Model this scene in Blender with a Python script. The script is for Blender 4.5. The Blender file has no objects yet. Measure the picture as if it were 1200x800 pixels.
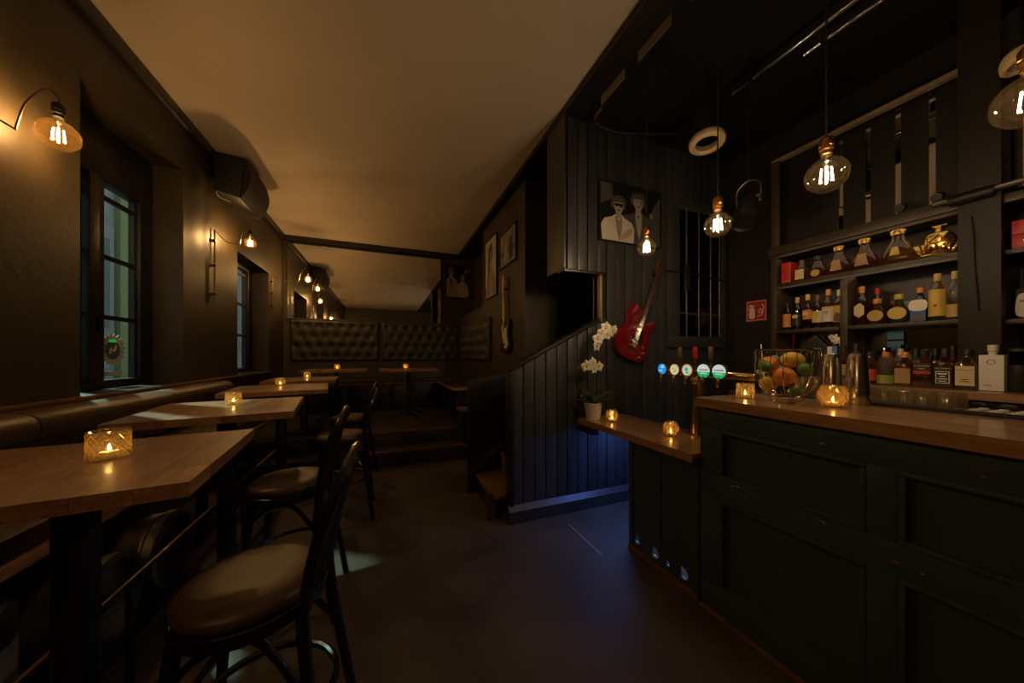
import bpy, bmesh, math, random
from mathutils import Vector, Matrix
random.seed(7)
R = math.radians
scene = bpy.context.scene
col = scene.collection

# ------------------------------------------------------------------ camera, world, light, exposure
H = 1.40
TH = math.atan(148/375)
cd = bpy.data.cameras.new('camera'); cam = bpy.data.objects.new('camera', cd); col.objects.link(cam)
cam.location = (0, 0, H); cam.rotation_euler = (R(90), 0, -TH)
cd.sensor_fit = 'HORIZONTAL'; cd.sensor_width = 36; cd.lens = 36*375/1200; cd.shift_y = 16/1200
cd.clip_start = 0.02; cd.clip_end = 200
scene.camera = cam

world = bpy.data.worlds.new('dusk'); scene.world = world; world.use_nodes = True
wb = world.node_tree.nodes['Background']
wb.inputs[0].default_value = (0.37, 0.46, 0.43, 1); wb.inputs[1].default_value = 1.15

vs = scene.view_settings
vs.view_transform = 'Standard'; vs.look = 'None'; vs.gamma = 1; vs.use_curve_mapping = False
vs.exposure = 0.0

WARM = (1.0, 0.57, 0.22)            # amber glass wall bulbs
CLEAR_WARM = (1.0, 0.70, 0.42)      # clear bulbs over the bar
BULB_W = 19.0          # wall bulbs
PEND_W = 7.5          # pendants above the bar
CANDLE_W = 0.07
def add_light(name, kind, loc, energy, color, size=0.02, parent=None, rot=None, **kw):
    ld = bpy.data.lights.new(name, kind); ld.energy = energy; ld.color = color
    if kind in ('POINT', 'SPOT'): ld.shadow_soft_size = size
    for k, v in kw.items(): setattr(ld, k, v)
    o = bpy.data.objects.new(name, ld); col.objects.link(o); o.location = loc
    if rot: o.rotation_euler = rot
    if parent: o.parent = parent
    return o
# street lantern outside the window that throws the cool patch on the floor
sl = add_light('street_light', 'SPOT', (-4.2, 5.17, 5.5), 2600, (0.72, 0.95, 0.82), 0.06, spot_size=R(40), spot_blend=.3)
sl.rotation_euler = (Vector((-2.0, 3.50, 1.95))-Vector((-4.2, 5.17, 5.5))).to_track_quat('-Z', 'Y').to_euler()

# ------------------------------------------------------------------ materials
MATS = {}
def mat(name, color, rough=0.5, metal=0.0, spec=0.5, c2=None, nscale=6, bump=0, bscale=40, stretch=None, rnd=0, coat=0, emit=None, estr=0, rvar=0):
    m = bpy.data.materials.new(name); m.use_nodes = True; nt = m.node_tree; n = nt.nodes; L = nt.links
    b = n['Principled BSDF']
    b.inputs['Base Color'].default_value = (*color, 1); b.inputs['Roughness'].default_value = rough
    b.inputs['Metallic'].default_value = metal; b.inputs['Specular IOR Level'].default_value = spec
    b.inputs['Coat Weight'].default_value = coat
    if emit: b.inputs['Emission Color'].default_value = (*emit, 1); b.inputs['Emission Strength'].default_value = estr
    tc = n.new('ShaderNodeTexCoord'); mp = n.new('ShaderNodeMapping'); L.new(tc.outputs['Object'], mp.inputs[0])
    if stretch: mp.inputs['Scale'].default_value = stretch
    if c2:
        t = n.new('ShaderNodeTexNoise'); t.inputs['Scale'].default_value = nscale; t.inputs['Detail'].default_value = 6
        L.new(mp.outputs[0], t.inputs['Vector'])
        r = n.new('ShaderNodeValToRGB'); r.color_ramp.elements[0].position = .35; r.color_ramp.elements[1].position = .68
        r.color_ramp.elements[0].color = (*color, 1); r.color_ramp.elements[1].color = (*c2, 1)
        L.new(t.outputs['Fac'], r.inputs[0]); src = r.outputs[0]
        if rnd:
            oi = n.new('ShaderNodeObjectInfo'); hs = n.new('ShaderNodeHueSaturation')
            mr = n.new('ShaderNodeMapRange'); mr.inputs['To Min'].default_value = 1-rnd; mr.inputs['To Max'].default_value = 1+rnd
            L.new(oi.outputs['Random'], mr.inputs['Value']); L.new(mr.outputs[0], hs.inputs['Value']); L.new(src, hs.inputs['Color'])
            src = hs.outputs[0]
            ad = n.new('ShaderNodeVectorMath'); ad.operation = 'ADD'
            sc = n.new('ShaderNodeMath'); sc.operation = 'MULTIPLY'; sc.inputs[1].default_value = 37
            L.new(oi.outputs['Random'], sc.inputs[0]); L.new(mp.outputs[0], ad.inputs[0]); L.new(sc.outputs[0], ad.inputs[1])
            L.new(ad.outputs[0], t.inputs['Vector'])
        L.new(src, b.inputs['Base Color'])
        if rvar:
            mr2 = n.new('ShaderNodeMapRange'); mr2.inputs['To Min'].default_value = rough-rvar; mr2.inputs['To Max'].default_value = rough+rvar
            L.new(t.outputs['Fac'], mr2.inputs['Value']); L.new(mr2.outputs[0], b.inputs['Roughness'])
    if bump:
        t2 = n.new('ShaderNodeTexNoise'); t2.inputs['Scale'].default_value = bscale; t2.inputs['Detail'].default_value = 4
        L.new(mp.outputs[0], t2.inputs['Vector'])
        bp = n.new('ShaderNodeBump'); bp.inputs['Strength'].default_value = bump; bp.inputs['Distance'].default_value = .01
        L.new(t2.outputs['Fac'], bp.inputs['Height']); L.new(bp.outputs[0], b.inputs['Normal'])
    MATS[name] = m; return m
def emis(name, color, s):
    m = bpy.data.materials.new(name); m.use_nodes = True; nt = m.node_tree
    nt.nodes.remove(nt.nodes['Principled BSDF']); e = nt.nodes.new('ShaderNodeEmission')
    e.inputs[0].default_value = (*color, 1); e.inputs[1].default_value = s
    nt.links.new(e.outputs[0], nt.nodes['Material Output'].inputs[0]); MATS[name] = m; return m
def thin_glass(name, color, gloss=1.0, rough=0.03, transl=0, tcol=(1, .7, .3), ior=1.5):
    """thin clear wall: tinted see-through with Fresnel reflection, plus a share of scattering glass"""
    m = bpy.data.materials.new(name); m.use_nodes = True; nt = m.node_tree; n = nt.nodes; L = nt.links
    n.remove(n['Principled BSDF'])
    tr = n.new('ShaderNodeBsdfTransparent'); tr.inputs[0].default_value = (*color, 1)
    gl = n.new('ShaderNodeBsdfGlossy'); gl.inputs['Roughness'].default_value = rough; gl.inputs[0].default_value = (gloss, gloss, gloss, 1)
    lw = n.new('ShaderNodeLayerWeight'); lw.inputs[0].default_value = .5      # Facing = 1-|N.I|, same from both sides of a thin wall
    pw = n.new('ShaderNodeMath'); pw.operation = 'POWER'; pw.inputs[1].default_value = 5; L.new(lw.outputs['Facing'], pw.inputs[0])
    f0 = ((ior-1)/(ior+1))**2
    fr = n.new('ShaderNodeMath'); fr.operation = 'MULTIPLY_ADD'; fr.inputs[1].default_value = 1-f0; fr.inputs[2].default_value = f0; L.new(pw.outputs[0], fr.inputs[0])
    src = tr.outputs[0]
    if transl:
        tl = n.new('ShaderNodeBsdfTranslucent'); tl.inputs[0].default_value = (*tcol, 1)
        mx = n.new('ShaderNodeMixShader'); mx.inputs[0].default_value = transl
        L.new(src, mx.inputs[1]); L.new(tl.outputs[0], mx.inputs[2]); src = mx.outputs[0]
    mx2 = n.new('ShaderNodeMixShader'); L.new(fr.outputs[0], mx2.inputs[0]); L.new(src, mx2.inputs[1]); L.new(gl.outputs[0], mx2.inputs[2])
    L.new(mx2.outputs[0], n['Material Output'].inputs[0]); MATS[name] = m; return m

mat('black_wall', (.034, .024, .011), .48, c2=(.045, .032, .015), nscale=3, bump=.15, bscale=25)
mat('bar_wall', (.012, .009, .006), .55, c2=(.016, .012, .008), nscale=3)
mat('black_paint', (.011, .010, .009), .40, c2=(.017, .015, .013), nscale=5, bump=.1, bscale=30)
mat('plank_paint', (.042, .042, .046), .40, c2=(.055, .054, .057), nscale=4, stretch=(6, 6, .6), rnd=.25, bump=.15, bscale=20)
mat('ceiling_paint', (.60, .51, .41), .85, c2=(.64, .55, .45), nscale=1.3)
mat('dark_ceiling', (.008, .007, .006), .6)
mat('floor_concrete', (.050, .040, .031), .58, c2=(.085, .068, .052), nscale=2.2, bump=.25, bscale=35, rvar=.12)
mat('platform_boards', (.045, .036, .028), .45, c2=(.065, .052, .040), nscale=3, stretch=(.6, 6, 6))
mat('step_wood', (.16, .085, .045), .5, c2=(.24, .13, .07), nscale=5, stretch=(6, 1, 6), rnd=.15)
mat('oak', (.22, .105, .048), .36, c2=(.36, .19, .09), nscale=7, stretch=(9, .9, 9), rnd=.26, coat=.15, bump=.05, bscale=30)
mat('oak_bar', (.27, .145, .068), .28, c2=(.40, .235, .12), nscale=7, stretch=(9, .8, 9), rnd=.25, coat=.3)
mat('table_side', (.13, .058, .025), .45, c2=(.20, .095, .042), nscale=8)
mat('leather_brown', (.075, .043, .020), .42, c2=(.095, .055, .027), nscale=9, bump=.04, bscale=120)
mat('leather_dark', (.028, .023, .017), .5, c2=(.038, .031, .022), nscale=7, bump=.12, bscale=120)
mat('bentwood', (.012, .010, .008), .22, coat=.4)
mat('iron', (.014, .013, .012), .45, metal=.3)
mat('rod_metal', (.20, .14, .08), .4, metal=1)
mat('steel', (.55, .50, .44), .22, metal=1)
mat('steel_dull', (.20, .19, .17), .45, metal=1, c2=(.30, .28, .25), nscale=5)
mat('chrome', (.75, .72, .68), .12, metal=1)
mat('brass', (.72, .48, .17), .16, metal=1)
mat('copper_socket', (.60, .30, .10), .28, metal=1)
mat('gold', (.85, .58, .16), .22, metal=1)
mat('black_plastic', (.008, .008, .008), .5)
mat('speaker_grille', (.010, .009, .008), .6, bump=.6, bscale=300)
mat('mirror', (.80, .80, .78), .015, metal=1)
mat('smoked_board', (.007, .006, .005), .5)
mat('shelf_wood', (.038, .026, .014), .42, c2=(.055, .038, .021), nscale=5, stretch=(6, 1, 6))
mat('strip_wood', (.22, .16, .09), .5, c2=(.28, .20, .12), nscale=6, stretch=(6, 6, 1))
mat('bar_paint', (.036, .056, .068), .40, c2=(.044, .066, .078), nscale=3, bump=.2, bscale=18)
mat('bar_panel_paint', (.034, .053, .065), .44, c2=(.041, .061, .073), nscale=4, bump=.1, bscale=18)
mat('chip_red', (.30, .05, .04), .7)
mat('chip_grey', (.35, .33, .30), .7)
mat('red_lacquer', (.17, .006, .010), .14, c2=(.24, .010, .014), nscale=4, coat=.7)
mat('neck_dark', (.055, .030, .018), .4)
mat('maple', (.60, .36, .13), .35, c2=(.68, .43, .18), nscale=8, stretch=(8, 8, 1))
mat('cream_plastic', (.72, .68, .55), .4)
mat('white_plastic', (.75, .74, .70), .45)
mat('tray_paint', (.16, .145, .125), .6)
mat('white_paint', (.62, .58, .50), .6)
mat('ring_cream', (.62, .45, .27), .5)
mat('wax', (.85, .78, .62), .5)
mat('pot_ceramic', (.66, .62, .54), .4)
mat('petal', (.80, .74, .60), .55, emit=None)
mat('petal_core', (.70, .45, .08), .5)
mat('leaf', (.035, .085, .025), .4, c2=(.055, .12, .035), nscale=10)
mat('stem', (.10, .12, .04), .5)
mat('orange_peel', (.80, .26, .03), .42, bump=.3, bscale=120)
mat('lemon_peel', (.80, .52, .06), .42, bump=.3, bscale=120)
mat('lime_peel', (.10, .22, .03), .4, bump=.3, bscale=120)
mat('avocado_peel', (.035, .030, .02), .5, bump=.4, bscale=90)
mat('sign_red', (.55, .03, .025), .5)
mat('sign_white', (.85, .80, .72), .5)
mat('box_red', (.50, .018, .016), .45)
mat('box_blue', (.10, .20, .50), .5)
mat('carton_grey', (.16, .20, .24), .5)
mat('print_black', (.012, .011, .010), .35)
mat('print_dark', (.075, .068, .058), .35)
mat('print_grey', (.22, .20, .17), .35)
mat('print_mid', (.33, .28, .23), .35)
mat('print_light', (.52, .46, .38), .35)
mat('cloth_grey', (.25, .24, .22), .85, c2=(.35, .33, .30), nscale=12)
mat('facade', (.28, .29, .32), .8, c2=(.33, .34, .37), nscale=2)
mat('facade_pink', (.32, .28, .30), .8)
mat('facade_yellow', (.30, .30, .15), .8)
mat('asphalt', (.10, .10, .10), .9)
mat('decal', (.55, .60, .52), .5)
mat('decal_dark', (.10, .14, .16), .5)
mat('decal_green', (.03, .60, .12), .5, emit=(.03, .7, .12), estr=.25)
thin_glass('pane_glass', (.86, .94, .90))
thin_glass('dark_glass', (.03, .03, .035))
thin_glass('bulb_glass', (.97, .90, .76), gloss=.9, transl=.004, tcol=(1, .55, .15), ior=1.9)
thin_glass('bulb_glass_clear', (.97, .95, .90), gloss=.9, transl=.0015, tcol=(1, .7, .3), ior=1.9)
thin_glass('candle_glass_amber', (.86, .68, .36), transl=.32, tcol=(1, .66, .22), rough=.08, ior=2.0)
thin_glass('candle_glass', (.92, .84, .60), transl=.16, tcol=(1, .74, .30), rough=.08, ior=2.1)
thin_glass('cut_glass', (.75, .62, .34), transl=.5, tcol=(1, .72, .26), rough=.1, ior=2.2)
thin_glass('tumbler_glass', (.86, .84, .76), rough=.08, transl=.16, tcol=(1, .85, .6), ior=2.4)
thin_glass('clear_glass', (.90, .92, .90), rough=.06, transl=.06, tcol=(.9, .9, .85), ior=1.9)
GL = {}
for k, c in dict(clear=(.88, .88, .82), amber=(.66, .30, .07), whisky=(.75, .40, .10), dark=(.05, .035, .02), red=(.42, .03, .02), green=(.40, .50, .18), honey=(.85, .62, .22), blue=(.05, .14, .45), cognac=(.64, .28, .06)).items():
    GL[k] = thin_glass('glass_'+k, c, rough=.05, transl=.20, tcol=tuple(min(1, x*1.8) for x in c), ior=1.9)
for k, c in dict(cream=(.68, .58, .36), yellow=(.68, .48, .10), white=(.68, .66, .60), orange=(.68, .28, .06), red=(.50, .05, .04), black=(.02, .02, .02), gold=(.55, .38, .12), green=(.28, .36, .06), blue=(.03, .11, .40), tan=(.42, .27, .12), brown=(.16, .08, .04)).items():
    mat('paper_'+k, c, .5)
FIL_A = 4*2*math.pi*.0020*.06          # glowing area of one bulb's four filaments
emis('filament_wall', WARM, BULB_W/(math.pi*FIL_A))
emis('filament_bar', CLEAR_WARM, PEND_W/(math.pi*FIL_A))
emis('flame', (1.0, .60, .20), 35)
for k, c in dict(blue=(.01, .30, .75), orange=(.75, .36, .05), white=(.62, .66, .60), green=(.01, .42, .13), pale=(.55, .62, .56), teal=(.02, .33, .26), ink=(.01, .05, .02)).items():
    emis('lit_'+k, c, .9)
emis('added_strip_glow', CLEAR_WARM, 1.2)  # glow of the strips added under the shelves
emis('led_blue', (.10, .25, 1.0), 6)

# ------------------------------------------------------------------ mesh helpers
class MB:
    def __init__(s, M=None): s.v = []; s.f = []; s.M = M or Matrix()
    def add(s, vs, fs):
        k = len(s.v); s.v += [s.M @ Vector(p) for p in vs]; s.f += [tuple(i+k for i in f) for f in fs]; return s
    def box(s, x0, x1, y0, y1, z0, z1):
        return s.add([(x0,y0,z0),(x1,y0,z0),(x1,y1,z0),(x0,y1,z0),(x0,y0,z1),(x1,y0,z1),(x1,y1,z1),(x0,y1,z1)],
                     [(3,2,1,0),(4,5,6,7),(0,1,5,4),(1,2,6,5),(2,3,7,6),(3,0,4,7)])
    def prism(s, poly, a, b, axis='z'):
        n = len(poly)
        def q(p, h): return (p[0], p[1], h) if axis == 'z' else ((p[0], h, p[1]) if axis == 'y' else (h, p[0], p[1]))
        return s.add([q(p, a) for p in poly]+[q(p, b) for p in poly],
                     [tuple(range(n-1, -1, -1)), tuple(range(n, 2*n))]+[(i, (i+1) % n, n+(i+1) % n, n+i) for i in range(n)])
    def lathe(s, prof, n=20, c=(0,0,0), sx=1, sy=1, ph=0):
        vs = []; fs = []
        for r, z in prof:
            for k in range(n):
                a = 2*math.pi*k/n+ph; vs.append((c[0]+r*sx*math.cos(a), c[1]+r*sy*math.sin(a), c[2]+z))
        for j in range(len(prof)-1):
            for k in range(n):
                a, b = j*n+k, j*n+(k+1) % n; fs.append((a, b, b+n, a+n))
        if prof[0][0] > 1e-6: fs.append(tuple(range(n-1, -1, -1)))
        if prof[-1][0] > 1e-6: fs.append(tuple(range((len(prof)-1)*n, len(prof)*n)))
        return s.add(vs, fs)
    def shell(s, prof, n=20, c=(0,0,0), sx=1, sy=1, ph=0):      # lathe without caps
        vs = []; fs = []
        for r, z in prof:
            for k in range(n):
                a = 2*math.pi*k/n+ph; vs.append((c[0]+r*sx*math.cos(a), c[1]+r*sy*math.sin(a), c[2]+z))
        for j in range(len(prof)-1):
            for k in range(n):
                a, b = j*n+k, j*n+(k+1) % n; fs.append((a, b, b+n, a+n))
        return s.add(vs, fs)
    def ball(s, c, rx, ry=None, rz=None, n=14, m=9):
        ry = ry or rx; rz = rz or rx
        pr = [(max(math.sin(math.pi*j/m), 1e-4), -math.cos(math.pi*j/m)) for j in range(m+1)]
        vs = []; fs = []
        for r, z in pr:
            for k in range(n):
                a = 2*math.pi*k/n; vs.append((c[0]+rx*r*math.cos(a), c[1]+ry*r*math.sin(a), c[2]+rz*z))
        for j in range(m):
            for k in range(n):
                a, b = j*n+k, j*n+(k+1) % n; fs.append((a, b, b+n, a+n))
        return s.add(vs, fs)
    def tube(s, pts, r, n=8, closed=False):
        pts = [Vector(p) for p in pts]; m = len(pts); rr = r if isinstance(r, (list, tuple)) else [r]*m
        vs = []; fs = []; up = None
        for i, p in enumerate(pts):
            if closed: t = pts[(i+1) % m]-pts[i-1]
            else: t = pts[min(i+1, m-1)]-pts[max(i-1, 0)]
            t.normalize()
            if up is None:
                up = Vector((0,0,1)) if abs(t.z) < .9 else Vector((1,0,0))
            x = up-t*up.dot(t)
            if x.length < 1e-5: x = t.orthogonal()
            x.normalize(); y = t.cross(x); up = x
            for k in range(n):
                a = 2*math.pi*k/n; q = p+(x*math.cos(a)+y*math.sin(a))*rr[i]; vs.append(tuple(q))
        for i in range(m if closed else m-1):
            j = (i+1) % m
            for k in range(n):
                fs.append((i*n+k, i*n+(k+1) % n, j*n+(k+1) % n, j*n+k))
        if not closed: fs += [tuple(range(n-1, -1, -1)), tuple(range((m-1)*n, m*n))]
        return s.add(vs, fs)
    def grid(s, nx, ny, fn):
        vs = [fn(i/nx, j/ny) for j in range(ny+1) for i in range(nx+1)]
        w = nx+1
        return s.add(vs, [(j*w+i, j*w+i+1, (j+1)*w+i+1, (j+1)*w+i) for j in range(ny) for i in range(nx)])
    def mesh(s, name, m, bevel=0, smooth=35):
        me = bpy.data.meshes.new(name); me.from_pydata([tuple(v) for v in s.v], [], s.f); me.update()
        bm = bmesh.new(); bm.from_mesh(me)
        bmesh.ops.recalc_face_normals(bm, faces=bm.faces)
        if bevel:
            es = [e for e in bm.edges if len(e.link_faces) == 2 and e.calc_face_angle(0) > .5]
            bmesh.ops.bevel(bm, geom=es, offset=bevel, segments=2, profile=.6, affect='EDGES')
        bm.to_mesh(me); bm.free()
        if smooth:
            for p in me.polygons: p.use_smooth = True
            me.set_sharp_from_angle(angle=R(smooth))
        me.materials.append(MATS[m] if isinstance(m, str) else m)
        return me
    def build(s, name, m, parent=None, bevel=0, smooth=35, loc=None):
        o = bpy.data.objects.new(name, s.mesh(name, m, bevel, smooth)); col.objects.link(o)
        if parent: o.parent = parent
        if loc: o.location = loc
        return o
def tag(o, label, cat, group=None, kind=None):
    o['label'] = label; o['category'] = cat
    if group: o['group'] = group
    if kind: o['kind'] = kind
    return o
def thing(name, label, cat, loc=(0,0,0), rz=0, group=None, kind=None):
    o = bpy.data.objects.new(name, None); col.objects.link(o); o.empty_display_size = .05
    o.location = loc; o.rotation_euler = (0, 0, rz)
    return tag(o, label, cat, group, kind)
def copy_tree(o, parent=None):
    c = o.copy(); col.objects.link(c); c.parent = parent
    for ch in list(o.children):
        copy_tree(ch, c)
    return c
def share(name, me, parent, loc=(0,0,0), rot=None, scale=None):
    o = bpy.data.objects.new(name, me); col.objects.link(o); o.parent = parent; o.location = loc
    if rot: o.rotation_euler = rot
    if scale: o.scale = scale
    return o
def smoothpath(pts, k=6, closed=False):
    P = [Vector(p) for p in pts]; n = len(P); out = []
    rng = range(n) if closed else range(n-1)
    for i in rng:
        p0 = P[(i-1) % n] if closed or i > 0 else P[0]; p1 = P[i]; p2 = P[(i+1) % n]; p3 = P[(i+2) % n] if closed or i+2 < n else P[n-1]
        for j in range(k):
            t = j/k
            out.append(.5*((2*p1)+(p2-p0)*t+(2*p0-5*p1+4*p2-p3)*t*t+(3*p1-p0-3*p2+p3)*t**3))
    if not closed: out.append(P[-1])
    return out
def smooth2(pts, k=5): return [(p.x, p.y) for p in smoothpath([(a, b, 0) for a, b in pts], k, True)]
def text(name, body, size, m, parent, M, depth=.0006, spacing=1.0):
    cu = bpy.data.curves.new(name, 'FONT'); cu.body = body; cu.size = size; cu.align_x = 'CENTER'; cu.align_y = 'CENTER'; cu.extrude = depth
    cu.space_character = spacing; cu.resolution_u = 3
    t = bpy.data.objects.new(name, cu); col.objects.link(t)
    dg = bpy.context.evaluated_depsgraph_get(); me = bpy.data.meshes.new_from_object(t.evaluated_get(dg))
    bpy.data.objects.remove(t); me.transform(M); me.materials.clear(); me.materials.append(MATS[m]); me.name = name
    o = bpy.data.objects.new(name, me); col.objects.link(o); o.parent = parent; return o
FACE_W = Matrix(((0,0,-1,0),(-1,0,0,0),(0,1,0,0),(0,0,0,1)))       # local x -> -Y, y -> Z, z -> -X : faces -X
FACE_S = Matrix(((1,0,0,0),(0,0,-1,0),(0,1,0,0),(0,0,0,1)))         # local x -> X, y -> Z, z -> -Y : faces the camera end
def T(x, y, z): return Matrix.Translation((x, y, z))

# ------------------------------------------------------------------ the setting
def struct(name, mb, m, label, cat, parent=None, bevel=0, smooth=35):
    o = mb.build(name, m, parent, bevel, smooth)
    if parent is None: tag(o, label, cat, kind='structure')
    return o
XL, XR, YF, YB, ZC = -1.75, 3.60, 7.0, -2.6, 3.60
YS = 2.50         # plank wall beside the stairs
struct('floor', MB().box(-2.1, 3.75, YB-.15, YF+.15, -.12, 0), 'floor_concrete', 'dark worn concrete floor of the bar room', 'floor')
struct('ceiling', MB().box(-2.1, 1.47, YB-.15, YF+.15, ZC, ZC+.1), 'ceiling_paint', 'pale plaster ceiling above the table side', 'ceiling')
struct('ceiling_bar', MB().box(1.47, 3.75, YB-.15, YF+.15, ZC-.03, ZC+.1), 'dark_ceiling', 'black ceiling above the bar counter', 'ceiling')
struct('trim_1', MB().box(1.47, 1.66, YB, YF-.01, 3.545, 3.569), 'black_paint', 'black beam edging the pale ceiling on the bar side', 'beam')
# left wall round two window openings
W1, W2 = (2.80, 3.89, 1.15, 3.12), (5.05, 6.22, 1.15, 2.72)
wl = MB()
for a, b in ((YB-.15, W1[0]), (W1[1], W2[0]), (W2[1], YF+.15)): wl.box(-2.1, XL, a, b, 0, ZC)
for w in (W1, W2): wl.box(-2.1, XL, w[0], w[1], 0, w[2]-.04); wl.box(-2.1, XL, w[0], w[1], w[3], ZC)
struct('wall_left', wl, 'black_wall', 'dark brown painted wall with two deep window recesses', 'wall')
struct('trim_2', MB().box(XL, XL+.05, YB, YF-.07, 3.50, ZC-.001), 'black_paint', 'black cornice between window wall and pale ceiling', 'cornice', bevel=.01)
struct('wall_far', MB().box(-2.1, 3.75, YF, YF+.15, 0, ZC), 'black_wall', 'dark end wall behind the tufted seating', 'wall')
struct('trim_3', MB().box(XL, 1.50, YF-.06, YF, 3.50, ZC-.001), 'black_paint', 'black cornice above the big mirror', 'cornice')
struct('wall_rear', MB().box(-2.1, 3.75, YB-.15, YB, 0, ZC), 'black_wall', 'dark wall closing the room behind the bar entrance', 'wall')
struct('wall_bar', MB().box(XR, XR+.15, YB-.15, YF+.15, 0, ZC), 'bar_wall', 'dark side wall carrying the back bar shelving', 'wall')
wr = MB().box(1.55, 1.85, 3.50, 5.25, 0, 3.5).box(1.55, 1.85, 5.25, YF, 0, 2.24).box(1.85, 1.95, 5.25, YF, 2.24, 3.5)
wr.box(1.55, 1.85, 5.25, 5.251, 2.24, 3.5)
struct('wall_right', wr, 'black_wall', 'dark wall with framed photographs and an upper niche', 'wall')
struct('wall_stairwell', MB().box(1.85, XR, 3.50, 3.62, 0, 3.5), 'black_paint', 'black wall at the back of the stairwell', 'wall')
# platform with two steps
struct('floor_platform', MB().box(-1.74, 1.549, 4.63, YF-.001, .001, .36).box(-1.74, 1.20, 4.31, 4.63, .001, .18), 'platform_boards', 'dark boarded platform with a step at the far end', 'platform', bevel=.012)
for i, (y, z) in enumerate(((4.31, .18), (4.63, .36))):
    struct('trim_%d' % (4+i), MB().box(-1.2, 1.18 if i == 0 else .95, y-.012, y+.03, z-.022, z+.006), 'table_side', ('worn wooden nosing on the lower platform step', 'worn wooden nosing on the platform edge')[i], 'nosing', bevel=.004)

# plank wall: boards round the stairs and behind the guitar
wp = thing('wall_stair', 'dark vertical plank wall beside the stairs behind the bar', 'wall', kind='structure')
slope = lambda x: 1.264+.51*(x-.986)
MB().box(1.0, 1.87, YS+.03, YS+.08, .1, 1.26).box(1.87, XR, YS+.03, YS+.08, 0, ZC-.04).box(1.5, 1.87, YS+.03, YS+.08, 2.2, ZC-.04).build('backing', 'black_paint', wp)
x = .985; k = 0
while x < XR-.01:
    x1 = min(x+.108, XR); g = .008; yy = YS-.004*(k % 2)
    if x < 1.87:
        MB().prism([(x, .14), (x1-g, .14), (x1-g, slope(x1)), (x, slope(x))], yy, YS+.03, 'y').build('plank', 'plank_paint', wp, bevel=.003)
        if x > 1.48: MB().box(x, x1-g, yy, YS+.03, 2.18, ZC-.031).build('plank', 'plank_paint', wp, bevel=.003)
    else:
        MB().box(x, x1-g, yy, YS+.03, .14, ZC-.031).build('plank', 'plank_paint', wp, bevel=.003)
    x = x1; k += 1
MB().box(1.475, 1.50, YS-.02, YS+.3, 2.17, ZC-.031).build('corner_board', 'strip_wood' if 0 else 'plank_paint', wp, bevel=.004)
MB().box(1.475, 1.88, YS-.03, YS+.1, 2.150, 2.178).build('bottom_board', 'black_paint', wp, bevel=.003)
MB().prism([(.975, slope(.975)), (1.87, slope(1.87)), (1.87, slope(1.87)+.035), (.975, slope(.975)+.035)], YS-.02, YS+.09, 'y').build('cap_rail', 'black_paint', wp, bevel=.004)
MB().box(.965, 1.0, YS-.015, YS+.10, 0, slope(.97)).build('corner_post', 'black_paint', wp, bevel=.005)
MB().box(1.87, 1.895, YS-.012, YS+.1, slope(1.87), 2.15).build('jamb_strip', 'strip_wood', wp, bevel=.003)
struct('baseboard_stair', MB().box(.95, XR, YS-.045, YS+.03, 0, .10).prism([(YS-.045, .10), (YS-.005, .14), (YS+.03, .14), (YS+.03, .10)], .95, XR, 'x'), 'plank_paint', 'painted skirting board under the plank wall', 'skirting')
# stairs rising behind the plank wall
st = thing('staircase', 'brown wooden stairs with a black side panel behind plank wall', 'staircase', (0, 0, 0), kind='structure')
for i in range(6):
    x0 = .85+.27*i; z = .19*(i+1)
    MB().box(x0, x0+.30, YS+.1, 3.19, z-.03, z).build('tread', 'step_wood', st, bevel=.005)
    MB().box(x0+.02, x0+.05, YS+.1, 3.19, z-.19, z-.03).build('riser', 'step_wood' if i else 'black_paint', st)
MB().prism([(.78, 0), (2.2, 0), (2.2, 1.45), (1.5, 1.27), (.78, 1.13)], 3.19, 3.25, 'y').build('side_panel', 'black_paint', st, bevel=.006)
MB().prism([(.79, .17), (.79, .25), (2.2, 1.26), (2.2, 1.16)], 3.165, 3.19, 'y').build('stringer', 'black_wall', st, bevel=.004)
MB().box(.80, .85, YS+.085, YS+.13, 0, .22).build('stringer_end', 'black_wall', st)

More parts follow.
